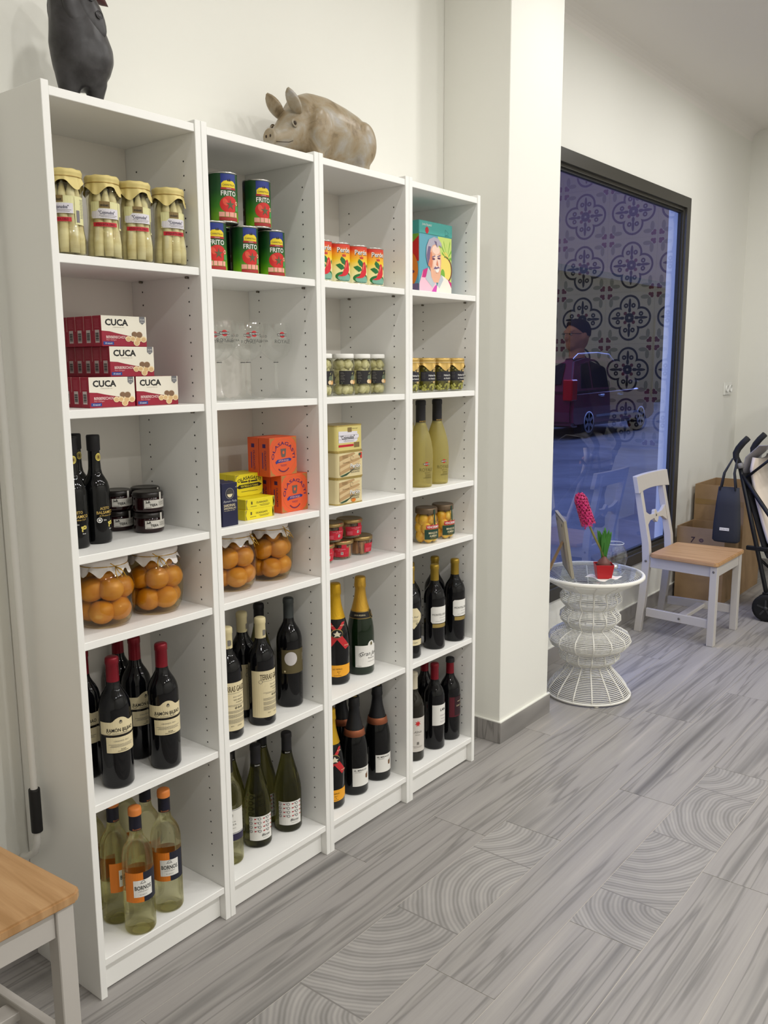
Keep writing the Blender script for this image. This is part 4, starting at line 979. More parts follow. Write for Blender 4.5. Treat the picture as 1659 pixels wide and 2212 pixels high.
def frito(t):
    r, h = .0365, .1195
    g = mat('green_can_wrap', (22, 74, 26), .35); n = N(g); tc = n.n('ShaderNodeTexCoord'); sp = n.n('ShaderNodeSeparateXYZ'); n.l(tc.outputs['Object'], sp.inputs[0])
    n.l(n.ramp(n.m('DIVIDE', sp.outputs[2], h), [(.05, C(120, 176, 30)), (.32, C(58, 124, 26)), (.62, C(24, 76, 30)), (1, C(22, 66, 30))]), n.p.inputs['Base Color'])
    can_body(t, r, h, g); r *= .985
    A = Art(on_cyl(r), .004, .00025); nb = mat('royal_blue_print', (30, 50, 130), .5); ye = mat('yellow_print', (232, 206, 30), .5); rd = mat('tomato_red_print', (204, 36, 30), .5); gn = mat('stalk_print', (92, 92, 60), .6); pk = mat('pink_print', (236, 168, 150), .6); dg = mat('dark_panel_print', (16, 30, 18), .4)
    A.rect(-.020, .0935, .020, .1145, nb, 0); A.poly([(-.0185, .0825), (.0185, .0825), (.0185, .092), (.012, .0975), (0, .0995), (-.012, .0975), (-.0185, .092)], ye, 1); A.rect(-.020, .0775, .020, .0825, mat('brick_print', (166, 40, 38), .5), 1); A.rect(-.020, .0825, .020, .0935, nb, 0)
    A.text('CARRETILLA', 0, .0885, .0042, mat('brown_ink'), 2, .031, .01); A.poly([(-.004, .097), (-.002, .103), (0, .098), (.003, .104), (.005, .097)], INK, 2); A.text('TOMATE', 0, .0800, .0022, WHITE, 2, .013)
    A.text('FRITO', 0, .0690, .0115, WHITE, 1, .040, .016)
    A.ell(.001, .0425, .0245, .0200, rd, 0, 32); A.ell(-.010, .048, .006, .009, mat('tomato_light_print', (226, 84, 62), .5), 1, 14, .4)
    st = []
    for k in range(10): a = pi/2+2*pi*k/10; q = .0125 if k % 2 == 0 else .0042; st.append((.003+q*cos(a), .042+q*sin(a)*1.1))
    A.poly(st, gn, 2); A.rect(.0175, .028, .029, .041, mat('leaf_tab_print', (70, 150, 76), .5), 2); A.ring(.022, .047, .003, .0046, CREAM, 2)
    for x0, x1 in ((-.026, -.012), (-.0105, -.0015), (0, .012), (.0135, .022)): A.rect(x0, .0135, x1, .0245, pk, 2)
    A.rect(-.026, .0045, .026, .0125, mat('brick_print'), 1)
    A.rect(-.075, .0045, -.052, .115, dg, 0); A.rect(-.070, .015, -.057, .032, mat('barcode_grey'), 1); A.ring(-.063, .047, .002, .003, WHITE, 1)
    A.build('print', t)
def peron(t):
    r, h = .0365, .1125
    g = mat('yellow_can_wrap', (240, 200, 60), .35); n = N(g); tc = n.n('ShaderNodeTexCoord'); sp = n.n('ShaderNodeSeparateXYZ'); n.l(tc.outputs['Object'], sp.inputs[0])
    n.l(n.ramp(n.m('DIVIDE', sp.outputs[2], h), [(.06, C(236, 232, 196)), (.42, C(240, 228, 150)), (.6, C(244, 206, 44)), (.78, C(240, 150, 44)), (.9, C(216, 62, 44))]), n.p.inputs['Base Color'])
    can_body(t, r, h, g); r *= .985
    A = Art(on_cyl(r), .004, .00025); rd = mat('chilli_red_print', (214, 30, 44), .45); lg = mat('chilli_leaf_print', (24, 112, 50), .5); pg = mat('plate_print', (120, 170, 150), .5)
    A.text('Perón', .0012, .0915, .0132, INK, 0, .043, .03); A.text('Perón', 0, .0928, .0132, WHITE, 1, .043, .022)
    A.poly([(-.006, .074), (-.007, .0815), (-.0035, .078), (-.001, .083), (.001, .078), (.0045, .0815), (.0055, .074)], mat('crown_print', (200, 50, 40), .5), 1)
    A.ell(.001, .0195, .0285, .0135, lg, 0, 28); A.ell(.003, .0165, .0235, .0105, pg, 1, 26)
    A.poly([(-.020, .0205), (-.008, .0255), (-.001, .041), (.004, .062), (.009, .067), (.013, .064), (.018, .052), (.019, .038), (.013, .0275), (.003, .0215), (-.008, .0192)], rd, 2)
    A.poly([(.006, .058), (.009, .060), (.005, .046), (.002, .040)], mat('chilli_shine_print', (240, 160, 120), .4), 3)
    A.poly([(.002, .050), (-.008, .056), (-.013, .066), (-.009, .074), (.001, .067), (.006, .060)], lg, 1); A.poly([(.0, .042), (-.010, .037), (-.020, .045), (-.026, .051), (-.014, .055), (-.004, .050)], lg, 1); A.poly([(.019, .056), (.025, .062), (.026, .048)], lg, 1)
    A.text('PIMIENTOS DE PIQUILLO', 0, .0080, .0034, INK, 1, .05, .01); A.ell(-.046, .058, .007, .009, mat('tan_patch'), 0, 18)
    A.build('print', t)
def goblet(t):
    g = thin_glass('clear_goblet_glass', (.975, .98, .975), 1.0, 1.75)
    bowl = [(.0055, .1015), (.0100, .1030), (.020, .108), (.032, .118), (.041, .132), (.0455, .148), (.0458, .165), (.0435, .184), (.0395, .205)]
    MB().lathe(bowl, 40).build('bowl', g, t)
    MB().lathe([(.010, .015), (.0062, .025), (.0048, .05), (.0048, .09), (.0062, .0985), (.0055, .1015)], 20).build('stem', g, t)
    MB().lathe([(0, .0008), (.0395, .0008), (.0402, .002), (.036, .0035), (.020, .006), (.010, .015)], 36).build('foot', g, t)
    A = Art(on_prof(bowl, .0455), .003, .0005); logo(A, .0, .172, .019); A.text('ROYALE', .002, .1545, .0098, mat('smoke_ink'), 0, .046, 0); A.text('PROUD', -.058, .168, .006, mat('smoke_ink'), 0, .03); A.text('SINATRA', -.058, .156, .006, mat('smoke_ink'), 0, .036); A.build('print', t)
    MB().lathe([(.0066, .0975), (.0070, .0985), (.0066, .0995)], 20).build('collar_band', mat('smoke_ink'), t)
def carton(t, w, d, h, m, bev=.0008): return MB().box(-w/2, w/2, -d/2, d/2, 0, h).build('carton_body', m, t, bevel=bev)
def face(w, d, h, side='front'):
    return {'front': on_plane((0, -d/2, 0), (1, 0, 0), (0, 0, 1)), 'left': on_plane((-w/2, 0, 0), (0, -1, 0), (0, 0, 1)), 'top': on_plane((0, 0, h), (1, 0, 0), (0, 1, 0)), 'right': on_plane((w/2, 0, 0), (0, 1, 0), (0, 0, 1))}[side]
def cuca(t):
    w, d, h = .1185, .0335, .067
    rd = mat('crimson_carton', (150, 22, 48), .45); carton(t, w, d, h, rd)
    A = Art(face(w, d, h), None, .0002); a = w/2
    A.poly([(-a, .034), (-a+.02, .033), (-.02, .029), (.01, .024), (a, .0165), (a, h), (-a, h)], mat('ivory_carton', (234, 228, 212), .5), 0)
    A.text('CUCA', -.0195, .053, .0135, INK, 1, .060, .035); A.text('FUNDADA EN 1932', -.015, .042, .0016, GREYINK, 1, .03)
    A.text('BERBERECHOS', -.023, .0205, .006, mat('pink_white_ink', (240, 214, 210), .5), 1, .050, .008); A.text('Rias Gallegas', -.035, .0145, .0028, mat('pink_ink'), 1, .026, 0, .2)
    A.rect(-a+.003, .0035, -a+.030, .0105, mat('blue_tab', (40, 66, 140), .5), 1); A.text('Al natural', -a+.0165, .007, .004, WHITE, 2, .018)
    sl = mat('slate_tab', (112, 112, 116), .5); A.poly([(a-.018, h), (a-.018, h-.012), (a-.0105, h-.0175), (a-.003, h-.012), (a-.003, h)], sl, 1); A.text('30-40', a-.0105, h-.0065, .0034, WHITE, 2, .011); A.text('piezas', a-.0105, h-.0115, .0020, WHITE, 2, .009)
    s1 = mat('cockle_shell_print', (214, 178, 128), .6); s2 = mat('cockle_dark_print', (150, 118, 86), .6); s3 = mat('cockle_rim_print', (236, 214, 170), .6)
    for k, (x, y, r, dk) in enumerate([(.026, .0275, .0075, 1), (.039, .0265, .0085, 1), (.009, .017, .0078, 0), (.021, .0175, .0075, 0), (.036, .0165, .0085, 0), (.050, .0165, .0085, 0), (.031, .0085, .0085, 0)]):
        A.ell(x, y, r, r*.82, s3 if not dk else s2, 2+k % 2, 14); A.ell(x, y-.0005, r*.72, r*.55, s1, 4, 12)
        if dk: A.ell(x, y, r*.85, r*.7, mat('cockle_brown_print', (128, 98, 72), .6), 4, 12)
    A.build('front_print', t)
    B = Art(face(w, d, h, 'left'), None, .0002); B.rect(-.008, .008, .008, .036, mat('barcode_paper', (196, 184, 180), .6), 0)
    for k in range(9): B.rect(-.006, .012+.002*k, .006, .0130+.002*k+.0003*(k % 3), INK, 1)
    B.lines(-.009, .009, [.041+.003*k for k in range(7)], .0007, mat('dark_pink_ink', (188, 96, 108), .6), 0); B.build('end_print', t)
def olasa(t, w, d, h, base, ink, blue):
    carton(t, w, d, h, base)
    A = Art(face(w, d, h), None, .0002); c = h*.5; br = mat('corner_ornament', (176, 122, 62), .6)
    for sx in (-1, 1):
        for sz in (-1, 1):
            x, z = sx*w*.485, c+sz*h*.485; A.poly([(x, z), (x-sx*w*.2, z), (x-sx*w*.075, z-sz*h*.075), (x, z-sz*h*.2)], br, 0)
    A.ring(0, c, w*.452, w*.458, br, 0, 40)
    A.text('OLASAGASTI', 0, c+h*.30, h*.088, ink, 1, w*1.13, .012, arc_r=w*.345)
    A.poly([(-w*.1, c+h*.20), (w*.1, c+h*.20), (w*.085, c+h*.04), (w*.06, c-.02*h), (-w*.06, c-.02*h), (-w*.085, c+h*.04)], mat('crest_grey', (104, 92, 84), .6), 1); A.ell(0, c+h*.10, w*.04, h*.045, base, 2, 12)
    A.poly([(-w*.3, c-h*.13), (-w*.22, c-h*.075), (w*.22, c-h*.055), (w*.3, c-h*.085), (w*.27, c-h*.13), (w*.22, c-h*.135), (-w*.22, c-h*.165), (-w*.27, c-h*.19)], blue, 1); A.text('ATÚN ROJO', 0, c-h*.108, h*.05, mat('pale_orange_ink', (238, 170, 140), .5), 2, w*.38, .01)
    A.lines(-w*.12, w*.12, [c-h*.22, c-h*.25], h*.008, ink, 1); A.ring(0, c-h*.16, w*.225, w*.26, mat('plum_ink', (110, 40, 70), .5), 1, 18, pi*1.22, pi*1.78)
    A.build('front_print', t)
    B = Art(face(w, d, h, 'left'), None, .0002); B.rect(-.006, h*.74, .006, h*.84, ink, 0); B.text('OLASAGASTI', .004, h*.42, .0075, ink, 0, h*.5, .01, rot=-pi/2); B.rect(-.0078, h*.2, -.0048, h*.62, blue, 0); B.build('side_print', t)
def yellow_upright(t):
    w, d, h = .1, .036, .060; ye = mat('lemon_carton', (232, 214, 34), .45); carton(t, w, d, h, ye); A = Art(face(w, d, h), None, .0002)
    br = mat('olive_ornament', (150, 136, 60), .6)
    for sx in (-1, 1):
        for sz in (-1, 1): x, z = sx*w*.488, h/2+sz*h*.48; A.poly([(x, z), (x-sx*.014, z), (x-sx*.004, z-sz*.004), (x, z-sz*.014)], br, 0)
    A.text('OLASAGASTI', 0, .0455, .0085, INK, 1, .082, .016, arc_r=.11); A.rect(-.030, .0375, -.006, .041, INK, 1); A.rect(.006, .0375, .030, .041, INK, 1); A.ell(0, .0395, .004, .004, mat('brown_ink'), 1, 12)
    A.poly([(-.046, .026), (-.036, .032), (.036, .0335), (.046, .028), (.038, .0235), (-.038, .0215)], INK, 1); A.text('VENTRESCA DI TONNO', 0, .0275, .0055, ye, 2, .064, .01); A.lines(-.03, .03, [.013], .001, INK, 1); A.build('front_print', t)
    B = Art(face(w, d, h, 'left'), None, .0002); B.rect(-.012, .020, .010, .045, mat('barcode_grey'), 0); B.build('side_print', t)
def yellow_flat(t):
    w, d, h = .107, .115, .0275; ye = mat('lemon_carton', (232, 214, 34), .45); carton(t, w, d, h, ye); A = Art(face(w, d, h), None, .0002); br = mat('olive_ornament', (150, 136, 60), .6)
    for sx in (-1, 1): A.poly([(sx*w*.49, .001), (sx*w*.49, h-.001), (sx*w*.43, h-.001), (sx*w*.47, h*.5), (sx*w*.43, .001)], br, 0)
    A.text('OLASAGASTI', .006, .0165, .0052, mat('olive_ink'), 1, .042, .012); A.rect(-.034, .013, -.029, .021, mat('olive_ink'), 1); A.lines(-.004, .034, [.0095, .0065], .0009, mat('olive_ink'), 1); A.lines(-.036, -.014, [.0075], .001, mat('olive_ink'), 1); A.build('front_print', t)
def navy_box(t):
    w, d, h = .052, .075, .111; nv = mat('navy_carton', (26, 28, 62), .45); carton(t, w, d, h, nv); A = Art(face(w, d, h), None, .0002)
    A.ring(0, .084, .0125, .0145, GREYINK, 0); A.ell(0, .084, .0105, .0105, mat('dark_grey_ink', (70, 66, 62), .6), 0, 20); A.poly([(-.0095, .0825), (.0095, .0825), (.006, .076), (0, .0735), (-.006, .076)], CREAM, 1)
    A.text('Ramón Peña', 0, .0645, .006, mat('silver_ink', (186, 186, 186), .5), 0, .044, 0, .4); A.text('SARDINAS', -.002, .054, .0066, CREAM, 0, .038, .012); A.text('SARDINILLAS', -.001, .0465, .005, CREAM, 0, .040, .012); A.text('en aceite de oliva', -.002, .041, .0028, CREAM, 0, .036); A.ring(.022, .101, .002, .003, mat('silver_ink'), 0, 12, 3.5, 7); A.build('front_print', t)
def asparagus_tin(kind):
    def f(t):
        w, d, h = .118, .085, .0775
        rr = .012; P = []
        for cx, cy, a in ((w/2-rr, d/2-rr, 0), (-w/2+rr, d/2-rr, pi/2), (-w/2+rr, -d/2+rr, pi), (w/2-rr, -d/2+rr, 1.5*pi)): P += arc(cx, cy, rr, a, a+pi/2, 5)
        m = mat('straw_tin', (224, 208, 132), .3, .25) if kind == 0 else mat('cream_tin', (228, 212, 164), .35, .1)
        MB().prism(P, .003, h-.003, sm=False).build('body', m, t)
        Q = [(x*1.012, y*1.015) for x, y in P]
        for z0, nm in ((0, 'bottom_rim'), (h-.0035, 'top_rim')): MB().prism(Q, z0, z0+.0035).build(nm, GOLDTIN, t)
        A = Art(face(w, d, h), None, .0002); a = w/2-.009
        if kind == 0:
            lw = mat('lilac_white'); A.poly([(-a, .026), (.026, .026), (.034, .031), (.034, .036), (.040, .040), (.040, .046), (.033, .051), (.033, .057), (-a, .060)], lw, 0)
            for y in (.036, .047): A.rect(-a, y-.0003, .036, y+.0003, INK, 1)
            A.rect(-.010, .056, .008, .0695, mat('bronze_patch'), 1); A.text('"Cojonudos"', -.010, .0415, .0105, INK, 1, .062, .02); A.lines(-.03, .02, [.032, .029], .0008, GREYINK, 1); A.text('"Fuertes a cerca"', .022, .066, .003, INK, 1, .026)
            A.rect(-a, .014, .016, .0205, mat('crimson_paper'), 1); A.rect(.018, .010, .042, .025, mat('bronze_patch'), 1)
        else:
            s1, s2, gr = mat('spear_print', (214, 186, 140), .5), mat('spear_shade_print', (184, 150, 104), .5), mat('leaf_dark_print', (52, 86, 62), .5)
            for k, (y, m2) in enumerate(((.060, s2), (.048, s1), (.038, s2), (.030, s1), (.020, s2))):
                A.poly([(-a, y-.010), (-.01, y+.001), (.030, y+.010), (.040, y+.0125), (.043, y+.0165), (.034, y+.0185), (-.01, y+.0105), (-a, y)] if y < .056 else [(-a, y-.010), (-.01, y), (.02, y+.008), (.015, y+.013), (-a, y+.006)], m2, k)
            A.poly([(-a, .008), (-.03, .012), (.006, .020), (.016, .026), (.0, .018), (-.02, .008), (-.04, .005)], gr, 5)
            if kind == 1: A.poly([(.036, .070), (.049, .072), (.049, .055), (.045, .052)], mat('tomato_red_print'), 5); A.ell(.04, .066, .006, .004, gr, 5, 10)
            else: A.ell(.012, .010, .010, .006, mat('orange_paper', (224, 126, 34), .55), 5, 14)
            A.text('Perón', .0185, .0335, .0125, INK, 6, .044, .03); A.text('Perón', .018, .0345, .0125, WHITE, 7, .044, .022); A.text('ESPÁRRAGOS', .018, .0225, .0055, mat('dark_grey_ink'), 6, .042, .015); A.text('BLANCOS EXTRA', .018, .0155, .0042, mat('dark_grey_ink'), 6, .040, .012)
            A.ring(.004, .0575, .006, .0068, mat('brown_ink'), 6, 16, 0, 5); A.lines(-.04, -.012, [.066, .063, .060], .0007, mat('brown_ink'), 6); A.text('SALVADOR', -.022, .0455, .003, mat('brown_ink'), 6, .03)
        A.build('front_print', t)
        B = Art(on_plane((w/2, 0, 0), (0, 1, 0), (0, 0, 1)), None, .0003); B.rect(-.028, .016, .028, .066, WHITE, 0); B.lines(-.024, .024, [.058, .054, .05, .046], .0008, GREYINK, 1); B.build('side_label', t)
    return f
def gift_tin(t):
    w, d, h = .185, .12, .228; hz = .187
    tq = mat('turquoise_tin', (76, 168, 160), .35); bl = mat('blue_grey_print', (96, 164, 182), .45)
    MB().box(-w/2+.001, w/2-.001, -d/2+.001, d/2-.001, 0, hz+.004).build('body', bl, t, bevel=.002)
    l = MB().box(-w/2-.001, w/2+.001, -d/2-.001, d/2+.001, hz, h).build('lid', tq, t, bevel=.002)
    A = Art(face(w+.002, d+.002, h), None, .0003); A.text('¡hola España!', -.052, .2165, .007, WHITE, 0, .052); A.ell(-.052, .199, .0095, .0105, mat('red_ink'), 0, 20); A.ring(.058, .2, .012, .0135, mat('deep_teal_print', (48, 120, 116), .5), 0, 3); A.text('edición', .062, .193, .005, mat('deep_teal_print'), 0, .024); A.build('lid_print', l)
    A = Art(face(w-.002, d-.002, h), None, .0002); P = mat
    lime = P('lime_print', (196, 216, 116), .5); gr = P('palm_green_print', (120, 178, 60), .5); yl = P('sun_yellow_print', (240, 216, 110), .5); mg = P('magenta_print', (200, 42, 124), .5); pk = P('rose_print', (238, 190, 206), .5)
    hair = P('silver_hair_print', (176, 170, 184), .5); hair2 = P('violet_hair_print', (112, 96, 132), .5); sk = P('skin_print', (232, 178, 148), .5); sk2 = P('skin_light_print', (244, 210, 192), .5); sk3 = P('skin_shade_print', (216, 130, 96), .5); sh = P('shirt_grey_print', (186, 194, 200), .5); ey = P('plum_line_print', (96, 52, 84), .5)
    A.rect(.012, 0, .0915, hz-.001, lime, 0)
    A.ell(.052, .078, .036, .062, yl, 1, 30); A.ring(.05, .082, .040, .0455, P('guitar_rim_print', (110, 62, 50), .5), 2, 30, -1.2, 1.6); A.ell(.040, .062, .013, .022, gr, 2, 16)
    for x, y in ((.03, .165), (.045, .176), (.062, .172), (.082, .178), (.0905, .15), (.0905, .125), (.036, .14)): A.poly([(.066, .118), (x, y), (x+.001, y-.009)], gr, 2)
    A.poly([(.030, .052), (.044, .045), (.0915, .012), (.0915, .042), (.066, .053), (.05, .058)], mg, 3)
    A.poly([(-.0915, 0), (-.0915, .03), (-.072, .072), (-.042, .082), (0, .05), (.01, 0)], pk, 3); A.poly([(-.078, .05), (-.07, .074), (-.044, .082), (-.05, .058), (-.06, .05)], mg, 4)
    A.poly([(-.03, 0), (-.012, .02), (.0, .03), (.016, .024), (.0, 0)], P('magenta_shirt_print', (206, 74, 172), .5), 4)
    A.poly([(-.058, .046), (-.044, .084), (-.022, .062), (-.004, .035), (-.018, .02)], sh, 5); A.poly([(.002, .0), (.008, .028), (.030, .064), (.046, .06), (.07, .05), (.0915, .024), (.0915, 0)], P('cream_shirt_print', (238, 232, 220), .5), 4); A.poly([(.008, .03), (.032, .066), (.044, .05), (.020, .02)], sh, 5)
    A.ell(-.004, .108, .034, .052, sk, 6, 32); A.poly([(-.03, .08), (-.026, .055), (-.012, .038), (.014, .038), (.026, .058), (.03, .09)], sk, 6); A.ell(.004, .098, .020, .030, sk2, 7, 24); A.ell(.0, .142, .022, .014, sk2, 7, 20); A.ell(-.028, .108, .008, .026, sk3, 7, 16)
    A.poly([(-.046, .09), (-.056, .118), (-.054, .148), (-.04, .172), (-.012, .182), (.014, .178), (.03, .165), (.032, .15), (.02, .158), (.006, .15), (-.004, .160), (-.02, .154), (-.032, .138), (-.036, .112)], hair, 8); A.poly([(-.046, .09), (-.054, .12), (-.044, .15), (-.03, .15), (-.036, .112)], hair2, 9); A.poly([(-.004, .160), (.006, .15), (.002, .168), (-.012, .170)], hair2, 9); A.ell(-.04, .096, .005, .010, sk3, 8, 12)
    for x, y in ((-.014, .112), (.016, .116)): A.ell(x, y, .0085, .0032, ey, 8, 12); A.poly([(x-.010, y+.006), (x+.008, y+.012), (x+.010, y+.009), (x-.008, y+.003)], hair2, 8)
    A.poly([(.006, .112), (.001, .094), (.013, .090), (.012, .098)], sk3, 8); A.poly([(-.014, .080), (-.006, .089), (.004, .086), (.014, .090), (.022, .084), (.014, .085), (.002, .081)], hair2, 8); A.poly([(-.007, .0795), (.004, .0795), (.017, .083), (.013, .072), (.003, .069)], WHITE, 9); A.poly([(-.009, .079), (.003, .0675), (.014, .071), (.003, .0695)], sk3, 9)
    A.build('front_print', t)
    B = Art(face(w-.002, d-.002, h, 'left'), None, .0002); og = P('orange_paper', (224, 126, 34), .55)
    B.rect(-.058, .1, .058, hz-.001, gr, 0); B.poly([(-.02, .1), (.058, .1), (.058, .18), (.02, .15)], P('tomato_red_print'), 1); B.ell(.01, .075, .045, .06, og, 1, 24); B.ell(.015, .068, .026, .008, P('plum_line_print'), 2, 16); B.rect(-.058, 0, .058, .03, P('violet_hair_print'), 2); B.build('side_print', t)
def goods():
    def put(fn, name, cat, group, spots):
        first = None
        for x, y, z, rz, lab in spots:
            zz = shelf_z(z) if isinstance(z, int) else z
            if first is None: first = thing(name, lab, cat, (x, y, zz), rz, group); fn(first)
            else: dup(first, (x, y, zz), rz, lab)
    S = shelf_z
    put(asparagus, 'asparagus_jar', 'jar', 'asparagus jars on the top shelf', [(.066, .045, 1, -1.0, 'jar of white asparagus at the left, cut by the upright and label turned away'), (.157, .045, 1, -.5, 'jar of white asparagus second from the left upright'), (.238, .045, 1, -.42, 'jar of white asparagus third from the left upright'), (.332, .045, 1, -.3, 'jar of white asparagus at the right end of its row')])
    sp = []
    for k in range(6): sp.append((.156, .064+.034*k, 2, 'left column of the bottom layer'))
    for k in range(3): sp.append((.279, .064+.034*k, 2, 'right column of the bottom layer'))
    for k in range(6): sp.append((.213, .064+.034*k, SH[1]+.0674, 'middle layer'))
    for k in range(5): sp.append((.196, .064+.034*k, SH[1]+.1346, 'top layer'))
    L = []
    cnt = {}
    for x, y, z, w in sp:
        n = cnt[w] = cnt.get(w, 0)+1
        pos = ['frontmost', 'second back', 'third back', 'fourth back', 'fifth back', 'sixth back'][n-1]
        L.append((x, y, z, 0, f'crimson and ivory cockle carton, {pos} in the {w}'))
    put(cuca, 'cockle_carton', 'carton', 'crimson cockle cartons', L)
    TP_ = S(3)+.0508
    put(tapenade, 'jam_jar', 'jar', 'small dark jars in stacks', [(.298, .132, 3, -.1, 'lower jar of the front stack of small dark jars'), (.298, .132, TP_, -.1, 'upper jar of the front stack of small dark jars'), (.266, .215, 3, -.1, 'lower jar of the shaded stack of small dark jars beside the vinegar'), (.266, .215, TP_, -.15, 'upper jar of the shaded stack of small dark jars beside the vinegar'), (.342, .202, 3, 0, 'lower jar of the rear stack of small dark jars by the panel'), (.342, .202, TP_, 0, 'upper jar of the rear stack of small dark jars by the panel')])
    put(peaches, 'peach_jar', 'jar', 'big jars of peaches with white paper covers', [(.143, .105, 4, -.1, 'big jar of peaches at the left of the first bookcase, partly behind the upright'), (.288, .105, 4, -.45, 'big jar of peaches at the right of the first bookcase, gold bow in front'), (.697, .125, 4, .1, 'big jar of peaches at the right of the second bookcase'), (.552, .120, 4, .35, 'big jar of peaches at the left of the second bookcase, cut by the upright')])
    put(frito, 'tomato_tin', 'tin', 'green tins of fried tomato', [(.481, .07, 1, -.35, 'green tomato tin in the lower row, cut by the left upright'), (.588, .07, 1, -.25, 'green tomato tin in the middle of the lower row'), (.684, .07, 1, -.3, 'green tomato tin at the right end of the lower row'), (.522, .07, S(1)+.1197, -.3, 'green tomato tin in the upper row, nearest the left upright'), (.637, .07, S(1)+.1197, -.25, 'green tomato tin in the upper row, on the right'), (.530, .15, 1, .9, 'green tomato tin behind the lower row on the left'), (.628, .15, 1, .9, 'green tomato tin behind the lower row on the right'), (.578, .15, S(1)+.1197, .9, 'green tomato tin behind the two of the upper row')])
    put(goblet, 'goblet', 'glass', 'clear balloon goblets', [(.732, .112, 2, -.35, 'clear balloon goblet at the right of its group'), (.622, .105, 2, -.35, 'clear balloon goblet in the middle of its group'), (.525, .110, 2, -.35, 'clear balloon goblet at the left, partly behind the upright'), (.685, .195, 2, -.35, 'clear balloon goblet behind the middle one'), (.570, .200, 2, -.35, 'clear balloon goblet at the back left of its group')])
    org = mat('orange_carton', (228, 92, 46), .45); blu = mat('royal_blue_ink', (44, 52, 132), .5); prp = mat('indigo_ink', (64, 30, 96), .5)
    put(lambda t: olasa(t, .104, .042, .1055, org, prp, blu), 'tuna_carton', 'carton', 'orange tuna cartons', [(.729, .069, 3, 0, 'orange tuna carton in front on the shelf'), (.729, .113, 3, 0, 'orange tuna carton behind the front lower one'), (.688, .069, S(3)+.1057, 0, 'orange tuna carton in front of the upper layer'), (.688, .113, S(3)+.1057, 0, 'orange tuna carton behind the front upper one')])
    put(yellow_flat, 'anchovy_carton', 'carton', 'flat yellow cartons', [(.591, .102, 3, 0, 'flat yellow fish carton lying lowest on the shelf'), (.594, .102, S(3)+.0277, 0, 'flat yellow fish carton lying on top of the other flat one')])
    put(yellow_upright, 'tuna_belly_carton', 'carton', 'upright yellow cartons', [(.604, .115, S(3)+.0555, 0, 'yellow fish carton standing upright in front on the flat ones'), (.604, .1515-.0, S(3)+.0555, 0, 'yellow fish carton standing upright behind the front one')])
    put(navy_box, 'sardine_carton', 'carton', None, [(.466, .058, 3, 0, 'navy blue sardine carton beside the left upright')])
    put(peron, 'pepper_tin', 'tin', 'yellow and red pepper tins', [(.860, .06, 1, -.27, 'yellow tin with a red pepper, cut by the left upright'), (.937, .06, 1, -.27, 'yellow tin with a red pepper, second of the row'), (1.014, .06, 1, -.27, 'yellow tin with a red pepper, third of the row'), (1.091, .06, 1, -.27, 'yellow tin with a red pepper, right end of the row')])
    put(artichoke, 'artichoke_jar', 'jar', 'jars of artichoke hearts', [(.876, .075, 2, -.3, 'white-lidded artichoke jar cut by the left upright'), (.978, .08, 2, -.3, 'white-lidded artichoke jar second of the front row'), (1.068, .09, 2, -.3, 'white-lidded artichoke jar third of the front row'), (1.145, .095, 2, -.3, 'white-lidded artichoke jar at the right end of the front row'), (.985, .158, 2, .4, 'white-lidded artichoke jar behind the front row')])
    T = S(3)
    for k, (kd, lab) in enumerate(((2, 'cream asparagus tin at the bottom of a stack of three'), (1, 'cream asparagus tin in the middle of a stack of three'), (0, 'straw coloured asparagus tin on top of a stack of three'))):
        put(asparagus_tin(kd), 'asparagus_tin', 'tin', None, [(.927+(.003 if k == 1 else 0), .055, T+k*.0777, 0, lab)])
    Z2 = S(4)+.0606
    put(fish_jar, 'fish_jar', 'jar', 'low jars with raspberry labels', [(1.010, .130, 4, -.95, 'low jar with raspberry label, front left of the lower layer'), (1.098, .125, 4, .35, 'low jar with raspberry label turned to the right, lower layer'), (.922, .130, 4, -.4, 'low jar with raspberry label behind the upright, lower layer'), (1.055, .130, Z2, -.35, 'low jar with raspberry label on top, right one'), (.966, .130, Z2, -.35, 'low jar with raspberry label on top, left one')])
    put(gift_tin, 'gift_tin', 'tin box', None, [(1.4285, .122, 1, 0, 'tall turquoise-lidded tin printed with a painted smiling man and guitar')])
    put(beans, 'bean_jar', 'jar', 'bean jars with gold paper covers', [(1.270, .056, 2, -.15, 'gold-covered bean jar cut by the left upright'), (1.360, .056, 2, -.15, 'gold-covered bean jar second of the row'), (1.443, .053, 2, -.15, 'gold-covered bean jar third of the row'), (1.522, .050, 2, -.15, 'gold-covered bean jar at the right end of the row')])
    put(mango, 'mango_jar', 'jar', 'jars of yellow mango', [(1.374, .060, 4, -.35, 'front jar of mango slices with green and crimson labels'), (1.472, .060, 4, -.25, 'jar of mango slices with green and crimson labels, right one'), (1.335, .146, 4, 0, 'jar of mango slices behind, dark lid by the upright')])
goods()
